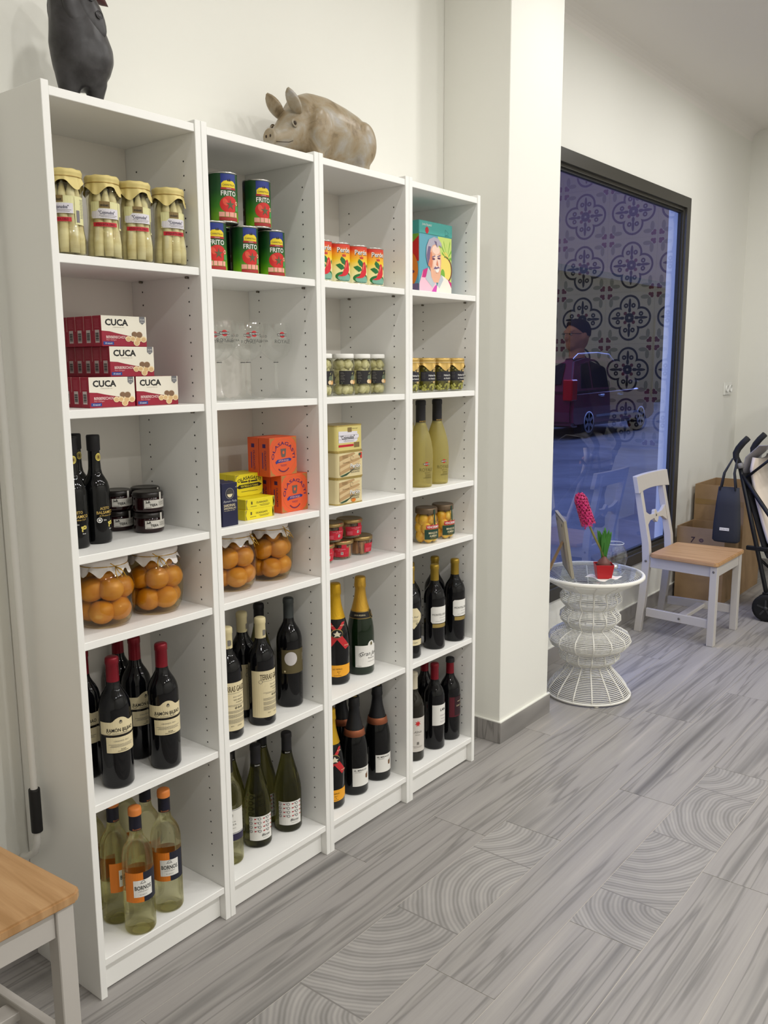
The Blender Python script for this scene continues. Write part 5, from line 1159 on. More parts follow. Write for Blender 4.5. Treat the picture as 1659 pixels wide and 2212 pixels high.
# ------------------------------------------------------------------ carved figures on the bookcases
def figures():
    gr = mat('waxed_wood', (172, 156, 132), .36, spec=.4); n = N(gr); v = n.mapped('Object')
    n.l(n.ramp(n.noise(v, 14, 6, .6, .6).outputs[0], [(.32, C(104, 88, 64)), (.46, C(150, 133, 106)), (.58, C(158, 148, 130)), (.7, C(168, 164, 160))]), n.p.inputs['Base Color']); n.bump(n.noise(v, 45, 4).outputs[0], .25, .002)
    dk = mat('dark_carving', (52, 40, 28), .7)
    p = thing('pig_figure', 'carved grey-brown wooden pig with upright ears on top of the bookcases', 'figurine', (.955, .14, 2.012), 0)
    b = MB()      # pig faces -x
    b.loft([((-.115, 0, .105), .035, .05), ((-.10, 0, .11), .062, .075), ((-.06, 0, .112), .078, .09), ((0, 0, .110), .084, .094), ((.07, 0, .104), .084, .09), ((.13, 0, .098), .078, .084), ((.165, 0, .094), .06, .07), ((.186, 0, .09), .03, .04)], 26)
    b.loft([((-.195, 0, .060), .022, .022), ((-.175, 0, .062), .028, .028), ((-.150, 0, .074), .040, .044), ((-.122, 0, .092), .052, .062), ((-.085, 0, .108), .060, .075), ((-.05, 0, .112), .05, .07)], 24)
    for x in (-.07, .13):
        for y in (-.046, .046): b.lathe([(0, 0), (.024, 0), (.027, .01), (.029, .05), (.034, .09), (0, .1)], 14, M=Matrix.Translation((x, y, 0)))
    for y in (-.075, .075): b.ball((-.06, y*.92, .095), (.042, .022, .06), 16, 10); b.ball((.125, y*.9, .09), (.05, .022, .062), 16, 10)
    for k in range(6): b.ball((-.02+.022*k, -.035, .022), (.008, .008, .012), 8, 6); b.ball((-.02+.022*k, .035, .022), (.008, .008, .012), 8, 6)
    o = b.build('body', gr, p)
    m = o.modifiers.new('fuse', 'REMESH'); m.mode = 'VOXEL'; m.voxel_size = .005; m.use_smooth_shade = True; m = o.modifiers.new('soften', 'SMOOTH'); m.iterations = 8; m.factor = .5
    for sy in (-1, 1):
        M = Matrix.Translation((-.120, sy*.034, .136)) @ Matrix.Rotation(-sy*.12, 4, 'X') @ Matrix.Rotation(-.72, 4, 'Y')
        e = MB()
        out = []
        for k in range(9):
            q = k/8.; wdt = .021*sin(pi*min(1, q*.93+.07))**.7+.001; out.append((q, wdt))
        V = []; F = []
        for q, wdt in out:
            z = .075*q-.008
            for j in range(9): a = -1+2*j/8.; V.append((-.004-.010*(1-a*a)*sin(pi*min(q+.1, 1)), a*wdt, z))
            for j in range(9): a = 1-2*j/8.; V.append((.003-.010*(1-a*a)*sin(pi*min(q+.1, 1)), a*wdt, z))
        for i in range(8):
            for j in range(18): F.append((i*18+j, i*18+(j+1) % 18, (i+1)*18+(j+1) % 18, (i+1)*18+j))
        F.append(tuple(range(18))); F.append(tuple(8*18+j for j in range(18)))
        e.add(V, F, 0, True, M).build('ear', gr, p)
        MB().lathe([(.0055, 0), (.0085, .0022), (.0115, 0)], 12, 0, False, M=Matrix.Translation((-.142, sy*.0430, .100)) @ Matrix.Rotation(-sy*1.35, 4, 'X') @ Matrix.Rotation(.0, 4, 'Y')).build('eye_socket', gr, p)
        MB().ball((-.142, sy*.0425, .100), (.0062, .0035, .0055), 10, 8).build('eye', dk, p)
    s = MB().lathe([(0, .003), (.020, .003), (.0235, 0), (.0235, -.006), (.018, -.012)], 22, M=Matrix.Translation((-.199, 0, .060)) @ Matrix.Rotation(-pi/2, 4, 'Y') @ Matrix.Rotation(0, 4, 'X')).build('snout', gr, p)
    for sy in (-1, 1): MB().ball((-.2025, sy*.008, .062), (.0015, .003, .004), 8, 6).build('nostril', dk, s)
    MB().tube([(-.194, -.022, .046), (-.178, -.0285, .047), (-.160, -.0365, .0485), (-.150, -.0420, .053)], .0010, 6).build('mouth_line', dk, p)
    MB().tube([(.184, -.01, .12), (.196, -.012, .112), (.197, -.008, .09), (.190, -.006, .075)], [.006, .006, .005, .003], 8).build('tail', gr, p)

    bl = mat('blackened_wood', (50, 48, 48), .38, spec=.45); n = N(bl); v = n.mapped('Object')
    n.l(n.ramp(n.noise(v, 18, 5, .6, .4).outputs[0], [(.35, C(40, 38, 38)), (.7, C(70, 68, 70))]), n.p.inputs['Base Color']); n.bump(n.noise(v, 40, 3).outputs[0], .2, .002)
    rb = mat('oxblood_beak', (70, 26, 24), .5)
    t = thing('bird_figure', 'black carved wooden bird with oxblood beak standing on the first bookcase', 'figurine', (.185, .13, 2.012), 0)
    b = MB(); R = lambda a: Matrix.Rotation(a, 4, 'Y')
    # upright body, breast to +x
    st = [(-.010, .050, .034, .030), (-.006, .062, .050, .042), (-.003, .085, .063, .052), (.000, .112, .070, .057), (-.002, .137, .0715, .057), (-.007, .165, .064, .053), (-.014, .190, .056, .048), (-.022, .215, .048, .043), (-.028, .240, .041, .038), (-.024, .265, .037, .035), (-.018, .290, .030, .030), (-.014, .305, .012, .012)]
    V = []; F = []; sg = 24
    for cx, z, rx, ry in st:
        for k in range(sg): a = 2*pi*k/sg; V.append((cx+rx*cos(a), ry*sin(a), z))
    for i in range(len(st)-1):
        for k in range(sg): F.append((i*sg+k, i*sg+(k+1) % sg, (i+1)*sg+(k+1) % sg, (i+1)*sg+k))
    F += [tuple(range(sg))[::-1], tuple((len(st)-1)*sg+k for k in range(sg))]
    b.add(V, F, 0, True)
    b.lathe([(0, 0), (.015, 0), (.017, .03), (.026, .07), (0, .09)], 14, M=Matrix.Translation((.014, -.012, 0)) @ Matrix.Rotation(.12, 4, 'Y'))
    b.lathe([(0, 0), (.0195, 0), (.021, .03), (.030, .08), (0, .1)], 14, M=Matrix.Translation((-.037, .0, 0)))
    o = b.build('body', bl, t); m = o.modifiers.new('fuse', 'REMESH'); m.mode = 'VOXEL'; m.voxel_size = .005; m.use_smooth_shade = True; m = o.modifiers.new('soften', 'SMOOTH'); m.iterations = 5; m.factor = .5
    for sy in (-1, 1):
        w = MB(); M = Matrix.Translation((-.012, sy*.031, .192)) @ Matrix.Rotation(sy*.16, 4, 'X') @ Matrix.Rotation(-.42, 4, 'Y')
        w.ball((0, 0, 0), (.043, .016, .070), 26, 16, M=M)
        wing = w.build('wing', bl, t)
        M2 = Matrix.Translation((.000, sy*.035, .204)) @ Matrix.Rotation(sy*.16, 4, 'X') @ Matrix.Rotation(-.42, 4, 'Y')
        MB().ball((0, 0, 0), (.030, .0150, .060), 24, 14, M=M2).build('wing_panel', bl, wing)
        for dz in (.020, -.016):
            MB().lathe([(0, .0016), (.0050, .0016), (.0060, 0), (.0078, 0), (.0086, .0014)], 16, M=M2 @ Matrix.Translation((.006, sy*.0155, dz)) @ Matrix.Rotation(-sy*pi/2, 4, 'X')).build('carved_ring', bl, wing)
    f = MB(); f.box(-.004, .050, -.026, .004, 0, .007); f.build('foot', bl, t, bevel=.003)
    hd = MB(); hd.lathe([(.024, 0), (.017, .03), (.008, .06), (0, .075)], 14, M=Matrix.Translation((.004, 0, .268)) @ Matrix.Rotation(1.95, 4, 'Y')); hd.build('beak', rb, t)
    for sy in (-1, 1): MB().ball((.006, sy*.026, .285), (.006, .003, .006), 10, 8).build('eye', mat('pale_eye', (190, 180, 150), .3), t)
figures()

# ------------------------------------------------------------------ chairs
def chairs():
    pt = mat('grey_chair_paint', (192, 187, 181), .5); wd = mat('oiled_pine', (196, 156, 108), .45); n = N(wd); v = n.mapped('Object', (22, 1.5, 1), 3.)
    a = n.noise(v, 2.2, 5, .6, .6).outputs[0]; sp = n.mapped('Object', (3.5, 2.0, 1), 5.)
    kn = n.n('ShaderNodeTexVoronoi'); kn.inputs['Scale'].default_value = 2.2; n.l(sp, kn.inputs['Vector'])
    col = n.ramp(a, [(.3, C(166, 126, 82)), (.55, C(186, 146, 102)), (.75, C(196, 158, 114))])
    n.l(n.mix(n.ramp(kn.outputs['Distance'], [(.03, (1, 1, 1, 1)), (.085, (0, 0, 0, 1))]), col, C(140, 92, 50)), n.p.inputs['Base Color'])
    bt = mat('grey_bolt', (110, 106, 102), .4, .5)
    def chair(t):
        fx, rx, s = .187, .160, .0185     # leg centres; half section
        for sx in (-1, 1):
            MB().box(sx*fx-s, sx*fx+s, -.222, -.185, 0, .428).build('front_leg', pt, t, bevel=.002)
            w = MB(); P = [(.222, 0), (.185, 0), (.163, .20), (.148, .40), (.156, .50), (.228, .845), (.262, .845), (.197, .50), (.190, .40), (.203, .20)]
            w.prism(P, sx*rx-s*.9, sx*rx+s*.9, M=Matrix(((0, 0, 1, 0), (1, 0, 0, 0), (0, 1, 0, 0), (0, 0, 0, 1)))); w.build('rear_leg', pt, t, bevel=.002)
            V = [(sx*(fx-.011), -.19, 0), (sx*(fx+.009), -.19, 0), (sx*(rx+.009), .16, 0), (sx*(rx-.011), .16, 0)]
            for z0, z1, nm in ((.368, .428, 'side_rail'), (.092, .138, 'stretcher')): MB().prism([(x, y) for x, y, _ in V], z0, z1).build(nm, pt, t, bevel=.0015)
            for y, z in ((-.2035, .398), (.169, .402)): MB().lathe([(0, .002), (.005, .002), (.0065, 0), (.0065, -.002)], 12, M=Matrix.Translation((sx*((fx if y < 0 else rx)+s+.0003), y, z)) @ Matrix.Rotation(sx*pi/2, 4, 'Y')).build('bolt', bt, t)
            MB().lathe([(0, .002), (.005, .002), (.0065, 0)], 12, M=Matrix.Translation((sx*(fx+.0005), -.03, .115)) @ Matrix.Rotation(sx*pi/2, 4, 'Y')).build('bolt', bt, t)
        MB().box(-fx+s, fx-s, -.215, -.195, .368, .428).build('front_rail', pt, t, bevel=.0015); MB().box(-rx+s, rx-s, .150, .170, .368, .428).build('rear_rail', pt, t, bevel=.0015)
        MB().box(-.174, .174, -.05, -.005, .106, .126).build('cross_stretcher', pt, t, bevel=.0015)
        sh = [(-.224, -.214), (-.208, -.230), (.208, -.230), (.224, -.214), (.200, .130), (.187, .142), (-.187, .142), (-.200, .130)]
        MB().prism(sh, .4285, .4505).build('seat', wd, t, bevel=.004, bseg=2)
        # curved top rail and bow-tie splat
        V = []; F = []; nn = 10
        for k in range(nn+1):
            x = -.215+.43*k/nn; c = .016*(1-(x/.215)**2); lo = .772+.010*(1-(x/.215)**2); hi = .862
            yb = lambda z: .204+(z-.77)*.2+c
            V += [(x, yb(lo)-.0, lo), (x, yb(lo)+.026, lo), (x, yb(hi)+.026, hi), (x, yb(hi), hi)]
        for k in range(nn):
            for j in range(4): F.append((4*k+j, 4*k+(j+1) % 4, 4*k+4+(j+1) % 4, 4*k+4+j))
        F += [(0, 1, 2, 3), (4*nn+3, 4*nn+2, 4*nn+1, 4*nn)]
        MB().add(V, F).build('top_rail', pt, t, bevel=.002)
        M = Matrix.Translation((0, .199, .625)) @ Matrix.Rotation(-.2, 4, 'X') @ Matrix.Rotation(pi/2, 4, 'X')
        P = [(-.146, -.045), (-.09, -.016), (-.03, -.010), (-.022, -.026)] + arc(0, -.020, .016, pi*1.15, pi*1.85, 5) + [(.022, -.026), (.03, -.010), (.09, -.016), (.146, -.045), (.146, .045), (.09, .018), (.024, .012)] + arc(0, .018, .018, .1, pi-.1, 6) + [(-.024, .012), (-.09, .018), (-.146, .045)]
        MB().prism(P, -.009, .009, M=M).build('splat', pt, t, bevel=.001)
        MB().lathe([(0, .002), (.006, .002), (.0075, 0)], 12, M=M @ Matrix.Translation((0, .003, .0095))).build('bolt', bt, t)
    c = thing('dining_chair', 'grey-white chair with pine seat in front of the shop window', 'chair', (3.678, -.042, 0), 0, 'grey chairs with pine seats'); chair(c)
    dup(c, (-.378, .015, 0), 0, 'grey-white chair with pine seat at the near end of the bookcases')
chairs()

# ------------------------------------------------------------------ wicker table and what stands on it
def table():
    wk = mat('white_wicker', (232, 230, 222), .5)
    TX, TY = 2.492, -.03
    t = thing('wicker_table', 'round white wire table with bulging stem and glass top by the pillar', 'table', (TX, TY, 0), 0)
    prof = [(.183, .012), (.172, .035), (.150, .065), (.118, .100), (.092, .130), (.085, .143), (.105, .155), (.128, .172), (.132, .190), (.122, .208), (.138, .216), (.165, .232), (.178, .256), (.170, .278), (.140, .296), (.104, .308), (.095, .316), (.112, .330), (.130, .350), (.128, .372), (.108, .390), (.098, .400), (.114, .414), (.131, .434), (.130, .452), (.117, .472), (.124, .486), (.160, .507), (.195, .526), (.219, .545)]
    # resample by arc length for the hoops
    L = [0]
    for (a, b), (c, d) in zip(prof, prof[1:]): L.append(L[-1]+sqrt((a-c)**2+(b-d)**2))
    def at(s):
        for i in range(len(L)-1):
            if s <= L[i+1]+1e-9: k = (s-L[i])/(L[i+1]-L[i]); return prof[i][0]+(prof[i+1][0]-prof[i][0])*k, prof[i][1]+(prof[i+1][1]-prof[i][1])*k
        return prof[-1]
    NH = 98; hoop = None
    for k in range(NH):
        r, z = at(L[-1]*k/(NH-1)); c = MB().tube([(r*cos(a), r*sin(a), z) for a in [2*pi*i/40 for i in range(40)]], .0021, 5, closed=True); c.build('wire_hoop', wk, t)
    for k in range(14):
        a = 2*pi*k/14+.1; MB().tube([((r+.002)*cos(a), (r+.002)*sin(a), z) for r, z in prof], .0034, 6).build('upright_wire', wk, t)
    MB().tube([(.1835*cos(a), .1835*sin(a), .011) for a in [2*pi*i/60 for i in range(60)]], .0055, 8, closed=True).build('base_ring', wk, t)
    MB().tube([(.220*cos(a), .220*sin(a), .547) for a in [2*pi*i/60 for i in range(60)]], .0095, 10, closed=True).build('top_ring', wk, t)
    for a in (.6, 2.2, 3.8, 5.4): MB().lathe([(0, 0), (.010, 0), (.011, .008), (.008, .014)], 12, M=Matrix.Translation((.176*cos(a), .176*sin(a), 0))).build('foot_pad', wk, t)
    MB().lathe([(0, .5555), (.212, .5555), (.214, .5575), (.212, .5600), (0, .5600)], 56, sm=False).build('glass_top', thin_glass('table_glass', (.93, .95, .96), 1.0, 1.45), t)
    ZT = .5603
    # folded napkin, hyacinth pot
    px, py = 2.405, -.125
    nm = MB(); V = []; n_ = 9
    for i in range(n_):
        for j in range(n_):
            x, y = (i/(n_-1)-.5)*.115, (j/(n_-1)-.5)*.105; e = max(abs(x)/.0575, abs(y)/.0525)
            V.append((x, y, .0006+(.009*max(0, e-.72)/.28*(.5+.5*sin(x*90+y*70)) if e > .72 else 0)))
    nm.add(V, [(i*n_+j, (i+1)*n_+j, (i+1)*n_+j+1, i*n_+j+1) for i in range(n_-1) for j in range(n_-1)], 0, True)
    o = nm.build('napkin', mat('white_napkin', (238, 236, 230), .8)); o.modifiers.new('thickness', 'SOLIDIFY').thickness = .0012; o.location = (px, py, ZT+.0004); o.rotation_euler = (0, 0, -.35)
    tag(o, 'white paper napkin under the red flower pot', 'napkin')
    h = thing('hyacinth', 'pink hyacinth leaning out of a small red pot', 'potted plant', (px, py, ZT+.0032), -.95)
    w0, w1, hp = .029, .038, .060
    def sq(w, z): return [(w*sx, w*sy, z) for sx, sy in ((-1, -1), (1, -1), (1, 1), (-1, 1))]
    V = sq(w0, 0)+sq(w1, hp)+sq(w1-.002, hp)+sq(w0-.002, .004)
    MB().add(V, [(3, 2, 1, 0)] + [(i, (i+1) % 4, 4+(i+1) % 4, 4+i) for i in range(4)] + [(4+i, 4+(i+1) % 4, 8+(i+1) % 4, 8+i) for i in range(4)] + [(8+i, 8+(i+1) % 4, 12+(i+1) % 4, 12+i) for i in range(4)] + [(12, 13, 14, 15)]).build('pot', mat('red_plastic_pot', (178, 24, 32), .4), h, bevel=.0015)
    MB().add(sq(w1-.004, hp-.008), [(0, 1, 2, 3)]).build('soil', mat('potting_soil', (50, 38, 30), .9), h)
    MB().lathe([(0, .030), (.018, .035), (.027, .050), (.028, .060), (.024, .072), (.014, .082), (.009, .090), (0, .094)], 20).build('bulb', mat('hyacinth_bulb', (104, 62, 56), .5), h)
    gl = mat('leaf_green', (58, 118, 44), .45)
    rt = Matrix.Rotation(.95, 4, 'Z')      # undo the pot's turn so directions below follow the room
    r_ = Vector((.624, -.781, 0)); f_ = Vector((.781, .624, 0))
    def P(side, fwd, z): return tuple(rt @ (r_*side + f_*fwd) + Vector((0, 0, z)))
    for k, (sd, fw, hh, wd_) in enumerate([(-.034, .004, .205, .011), (-.012, -.012, .200, .012), (.004, .016, .212, .012), (.016, -.008, .208, .011), (.030, .006, .195, .010), (-.022, .018, .198, .010)]):
        V = []; F = []
        for i in range(9):
            q = i/8.; s_, f2, z = sd*(q**1.4)*.92+.006*(k-2.5)*.4*(1-q), fw*q, .082+(hh-.082)*q
            ww = wd_*(.55+.6*q if q < .55 else .88*(1-((q-.55)/.47)**2)+.02)
            V += [P(s_-ww, f2-.003, z), P(s_, f2+.004, z), P(s_+ww, f2-.003, z)]
        for i in range(8): b = 3*i; F += [(b, b+1, b+4, b+3), (b+1, b+2, b+5, b+4)]
        o = MB().add(V, F, 0, True).build('leaf', gl, h); o.modifiers.new('thickness', 'SOLIDIFY').thickness = .0016
    A, B = (-.010, 0, .10), (-.112, 0, .356)
    pth = [(0, 0, .085), (-.016, 0, .125), (-.048, 0, .185), (-.070, 0, .232), (-.090, 0, .285), (-.108, 0, .345)]
    MB().tube([P(*q) for q in pth], [.0055, .005, .0048, .0045, .004, .003], 10).build('flower_stem', mat('stem_green', (124, 118, 62), .5), h)
    fm = mat('hyacinth_pink', (214, 24, 110), .5, sheen=.3); n = N(fm); v = n.mapped('Object'); n.l(n.ramp(n.noise(v, 60, 2).outputs[0], [(.3, C(150, 4, 66)), (.7, C(220, 36, 124))]), n.p.inputs['Base Color'])
    fl = MB(); rnd = random.Random(9)
    a0, a1 = Vector((-.070, 0, .228)), Vector((-.112, 0, .352)); ax = (a1-a0); Lx = ax.length; ax.normalize(); u = Vector((0, 1, 0)); w = ax.cross(u)
    K = 120
    for k in range(K):
        q = (k+.5)/K; a = k*2.399; R = .036*(1-.22*q) * (1 if q < .88 else 1-(q-.88)*5); c0 = a0+ax*(Lx*q); d = (u*cos(a)+w*sin(a)); d2 = (d + ax*(.15+.9*max(0, q-.75)*3)).normalized()
        for j in range(6):   # six curled petals of one floret
            e = d2.orthogonal().normalized(); g = d2.cross(e); bb = 2*pi*j/6+rnd.random(); dr = (e*cos(bb)+g*sin(bb))
            p0, p1, p2 = c0+d*R*.5+d2*.002, c0+d*R*.5+d2*.012+dr*.007, c0+d*R*.5+d2*.010+dr*.0145; sd = d2.cross(dr)*.0034
            fl.add([P(*x) for x in (p0, p1+sd, p2, p1-sd)], [(0, 1, 2, 3)])
    fl.lathe([(0, 0), (.013, .008), (.016, Lx*.5), (.010, Lx*.95), (0, Lx+.004)], 12, M=Matrix.Translation(P(*a0)) @ (Vector(P(*a1))-Vector(P(*a0))).to_track_quat('Z', 'Y').to_matrix().to_4x4())
    fl.build('flower_spike', fm, h)
    # fish-bowl vase with tealight
    bx, by = 2.592, -.088
    g = thing('glass_bowl', 'round clear glass bowl vase on the wicker table', 'vase', (bx, by, ZT), 0)
    MB().lathe([(0, .002), (.030, .001), (.040, .006), (.052, .026), (.0575, .052), (.054, .078), (.044, .098), (.037, .106), (.0385, .114), (.0405, .117)], 40).build('bowl', thin_glass('bowl_glass', (.95, .965, .975), 1.0, 1.8), g)
    MB().tube([(.0405*cos(a), .0405*sin(a), .117) for a in [2*pi*i/36 for i in range(36)]], .0014, 6, closed=True).build('rim', mat('rim_glint_paint', (214, 222, 235), .08, spec=.8), g)  # pale opaque ring, the glint along the glass lip painted in
    c = thing('tealight', 'white tealight candle standing inside the glass bowl', 'candle', (bx, by, ZT+.0032), 0)
    MB().lathe([(0, 0), (.0185, 0), (.019, .001), (.019, .016), (.0182, .016), (.0182, .014)], 24).build('cup', SILVER, c); MB().lathe([(0, .0005), (.018, .001), (.018, .0135), (.004, .0128), (0, .0128)], 24).build('wax', mat('candle_wax', (240, 238, 232), .5), c); MB().tube([(0, 0, .0125), (.0005, 0, .019)], .0008, 6).build('wick', mat('black_ink'), c)
    # photo frame seen from behind, leaning on its strut
    d = Vector((.82, .572, 0)).normalized(); bn = Vector((-.572, .82, 0)).normalized()
    f = thing('table_frame', 'cream wooden stand-up frame seen from behind with its strut out', 'picture frame', (2.302, -.03, ZT), 0)
    Ht, Wt, ln = .252, .285, .042
    M = Matrix((d, bn, Vector((0, 0, 1)))).transposed().to_4x4() @ Matrix.Rotation(-math.atan2(ln, Ht), 4, 'X')
    cw = mat('cream_frame_wood', (206, 192, 160), .6); gy = mat('grey_frame_edge', (120, 116, 106), .6); ct = mat('card_strut', (190, 152, 96), .7)
    fb = MB(); fb.box(0, Wt, -.012, 0, .0015, .022, M=M).box(0, Wt, -.012, 0, Ht-.022, Ht, M=M).box(0, .022, -.012, 0, .022, Ht-.022, M=M).box(Wt-.022, Wt, -.012, 0, .022, Ht-.022, M=M); fb.build('frame', mat('frame_grey_wood', (158, 150, 132), .6), f)
    MB().box(.012, Wt-.012, -.0045, .0015, .012, Ht-.012, M=M).build('backing_board', cw, f)
    MB().box(.02, Wt-.02, -.009, -.005, .02, Ht-.02, M=M).build('picture_sheet', mat('blank_sheet', (222, 218, 210), .7), f)
    for x in (.06, Wt-.06): MB().box(x, x+.012, .0015, .0035, Ht-.035, Ht-.022, M=M).build('clip', gy, f)
    o0 = M @ Vector((Wt*.42, .002, Ht*.56)); e0 = M @ Vector((Wt*.42, .0, 0)); foot = e0 + bn*.085; foot.z = .0012
    s_ = d*.028; MB().add([tuple(o0-s_*.7), tuple(o0+s_*.7), tuple(foot+s_), tuple(foot-s_), tuple(o0-s_*.7+bn*.003), tuple(o0+s_*.7+bn*.003), tuple(foot+s_+bn*.003), tuple(foot-s_+bn*.003)], [(0, 1, 2, 3), (7, 6, 5, 4), (0, 4, 5, 1), (1, 5, 6, 2), (2, 6, 7, 3), (3, 7, 4, 0)]).build('strut', ct, f)
table()

# ------------------------------------------------------------------ awning crank, sockets, cartons, pushchair
def corner():
    wp = mat('white_steel_tube', (226, 224, 218), .35); bk = mat('black_grip', (26, 25, 25), .6)
    t = thing('awning_crank', 'white awning crank rod with black grip hanging beside the first bookcase', 'crank', (-.028, .18, .30), 0)
    MB().tube([(0, .085, -.018), (0, .070, -.010), (0, .045, .0), (0, .018, .02), (0, .004, .05), (0, 0, .085), (0, 0, .2), (0, .003, .6), (0, .008, 1.2), (0, .02, 1.9), (0, .045, 2.3), (0, .103, 2.42)], .0085, 12).build('rod', wp, t)
    MB().lathe([(.0085, .078), (.0128, .079), (.0132, .083), (.0132, .182), (.0128, .186), (.0085, .187)], 20).build('grip', bk, t)
    MB().box(-.02, .02, .096, .1048, 2.38, 2.46).build('wall_plate', wp, t, bevel=.002)
    o = thing('power_socket', 'white double power socket plate on the window wall', 'socket', (5.21, YW, 1.285), 0)
    wh = mat('white_plastic', (236, 236, 230), .35)
    MB().box(-.078, .078, -.009, 0, -.043, .043).build('plate', wh, o, bevel=.003, bseg=2)
    for x in (-.037, .037):
        s = MB().lathe([(0, 0), (.020, 0), (.0215, .009), (.0235, .011), (.0235, .0)], 24, M=Matrix.Translation((x, -.0095, 0)) @ Matrix.Rotation(pi/2, 4, 'X')).build('socket_well', wh, o)
        for z in (-.0095, .0095): MB().ball((x+z, -.0098, 0), (.003, .0015, .003), 8, 6).build('pin_hole', mat('black_ink'), s)
    cb = mat('brown_cardboard', (140, 112, 80), .8); n = N(cb); v = n.mapped('Object'); n.l(n.ramp(n.noise(v, 6, 4).outputs[0], [(.3, C(150, 122, 88)), (.7, C(166, 136, 100))]), n.p.inputs['Base Color'])
    def carton_open(t, w, d, h, k=.006, flap=None):
        MB().box(-w/2, w/2, -d/2, d/2, 0, k).build('bottom', cb, t)
        for nm, b in (('wall', (-w/2, -w/2+k, -d/2, d/2)), ('wall', (w/2-k, w/2, -d/2, d/2)), ('wall', (-w/2+k, w/2-k, -d/2, -d/2+k)), ('wall', (-w/2+k, w/2-k, d/2-k, d/2))): MB().box(*b, k, h).build(nm, cb, t)
    c = thing('cardboard_box', 'open brown cardboard box marked with a black 7 behind the chair', 'box', (4.462, .113, 0), 0)
    carton_open(c, .284, .292, .462)
    A = Art(on_plane((-.142, 0, 0), (0, -1, 0), (0, 0, 1)), None, .0004); pen = mat('marker_ink', (56, 36, 40), .7); A.text('7', -.045, .385, .036, pen, 0, None, .02, .15); A.ell(.006, .385, .016, .013, mat('smudge_ink', (120, 94, 84), .8), 0, 12); A.ring(.006, .385, .008, .011, pen, 1, 12); A.build('marking', c)
    c = thing('cardboard_box', 'taller open brown cardboard box against the wall behind the marked one', 'box', (4.81, .105, 0), 0)
    carton_open(c, .40, .31, .692)
    MB().box(-.2008, -.2001, -.15, .15, .565, .60).build('tape_strip', mat('brown_tape', (150, 120, 72), .4), c)
    # pushchair, handles towards the wall, seat facing into the shop
    p = thing('pushchair', 'black folding pushchair with cream fleece liner at the right edge', 'pushchair', (4.31, -.30, 0), 0)
    bf = mat('black_aluminium', (28, 28, 30), .4, .3); gp = mat('black_foam_grip', (30, 30, 32), .8); fb = mat('black_canvas', (26, 26, 30), .9); cr = mat('cream_fleece', (228, 214, 198), .95, sheen=.6); rub = mat('tyre_rubber'); gr = mat('grey_joint', (120, 118, 116), .5)
    for sx in (-1, 1):
        x = sx*.165
        MB().tube([(x, .152, .87), (x, .06, .52), (x, -.02, .22), (x, -.045, .12)], .0125, 10).build('rear_tube', bf, p)
        MB().tube([(x, .140, .83), (x, -.06, .56), (x, -.27, .30), (x, -.37, .13)], .0125, 10).build('front_tube', bf, p)
        MB().tube([(x, .155, .885), (x, .178, .925), (x, .180, .95), (x, .168, .978), (x, .145, 1.010), (x, .118, 1.040)], [.016, .0175, .018, .018, .018, .0175], 12).build('handle_grip', gp, p)
        MB().tube([(x, .150, .865), (x, .157, .895)], .0205, 12).build('handle_joint', gr, p)
        MB().box(x-.012, x+.012, -.03, .09, .40, .425).build('hinge_bar', bf, p, bevel=.004)
        for y, r in ((-.045, .078), (-.385, .072)):
            for dx in (-.024, .024):
                w = MB().lathe([(0, -.012), (r*.55, -.012), (r*.8, -.013), (r*.97, -.009), (r, 0), (r*.97, .009), (r*.8, .013), (r*.55, .012), (0, .012)], 26, M=Matrix.Translation((x+dx, y, r)) @ Matrix.Rotation(pi/2, 4, 'Y')).build('wheel', rub, p)
                hb = MB()
                for k in range(5): hb.box(-.0145, .0145, -.005, .005, .008, r*.62, M=Matrix.Translation((x+dx, y, r)) @ Matrix.Rotation(k*2*pi/5, 4, 'X'))
                hb.lathe([(0, -.016), (.012, -.016), (.012, .016), (0, .016)], 12, M=Matrix.Translation((x+dx, y, r)) @ Matrix.Rotation(pi/2, 4, 'Y')); hb.build('hub', mat('dark_grey_hub', (52, 52, 54), .5), w)
            MB().box(x-.013, x+.013, y-.02, y+.03, r-.01, r+.09).build('fork', bf, p, bevel=.006)
    MB().tube([(-.165, .02, .36), (.165, -.05, .16)], .008, 8).build('cross_brace', bf, p); MB().tube([(.165, .02, .36), (-.165, -.05, .16)], .008, 8).build('cross_brace', bf, p)
    def sheet(nm, pts, w, m, par, th=.012):
        V = []; F = []; k = 7
        for y, z in pts:
            for j in range(k): q = -1+2*j/(k-1); V.append((q*w, y - .02*(1-q*q), z - .012*(1-q*q)))
        for i in range(len(pts)-1):
            for j in range(k-1): F.append((i*k+j, i*k+j+1, (i+1)*k+j+1, (i+1)*k+j))
        o = MB().add(V, F, 0, True).build(nm, m, par); md = o.modifiers.new('thickness', 'SOLIDIFY'); md.thickness = th; return o
    sheet('seat_fabric', [(.135, .84), (.09, .70), (.04, .55), (0, .43), (-.03, .37), (-.12, .36), (-.22, .38), (-.25, .36), (-.27, .26)], .158, fb, p)
    sheet('fleece_liner', [(.095, .93), (.105, .86), (.075, .72), (.025, .56), (-.01, .46), (-.04, .40), (-.12, .385), (-.21, .40)], .142, cr, p, .02)
    hd = sheet('hood', [(.150, .80), (.128, .93), (.06, 1.0), (-.04, 1.01), (-.10, .97)], .16, mat('clear_rain_cover', (214, 210, 214), .2, trans=.6), p, .004)
    MB().tube([(-.165, .13, .80), (-.16, .0, .92), (-.158, -.10, .95), (0, -.125, .965), (.158, -.10, .95), (.16, .0, .92), (.165, .13, .80)], .008, 8).build('hood_bow', bf, p)
    b = thing('tote_bag', 'dark slate tote bag hanging from the pushchair handle', 'bag', (4.096, -.108, .44), 0)
    V = []; F = []
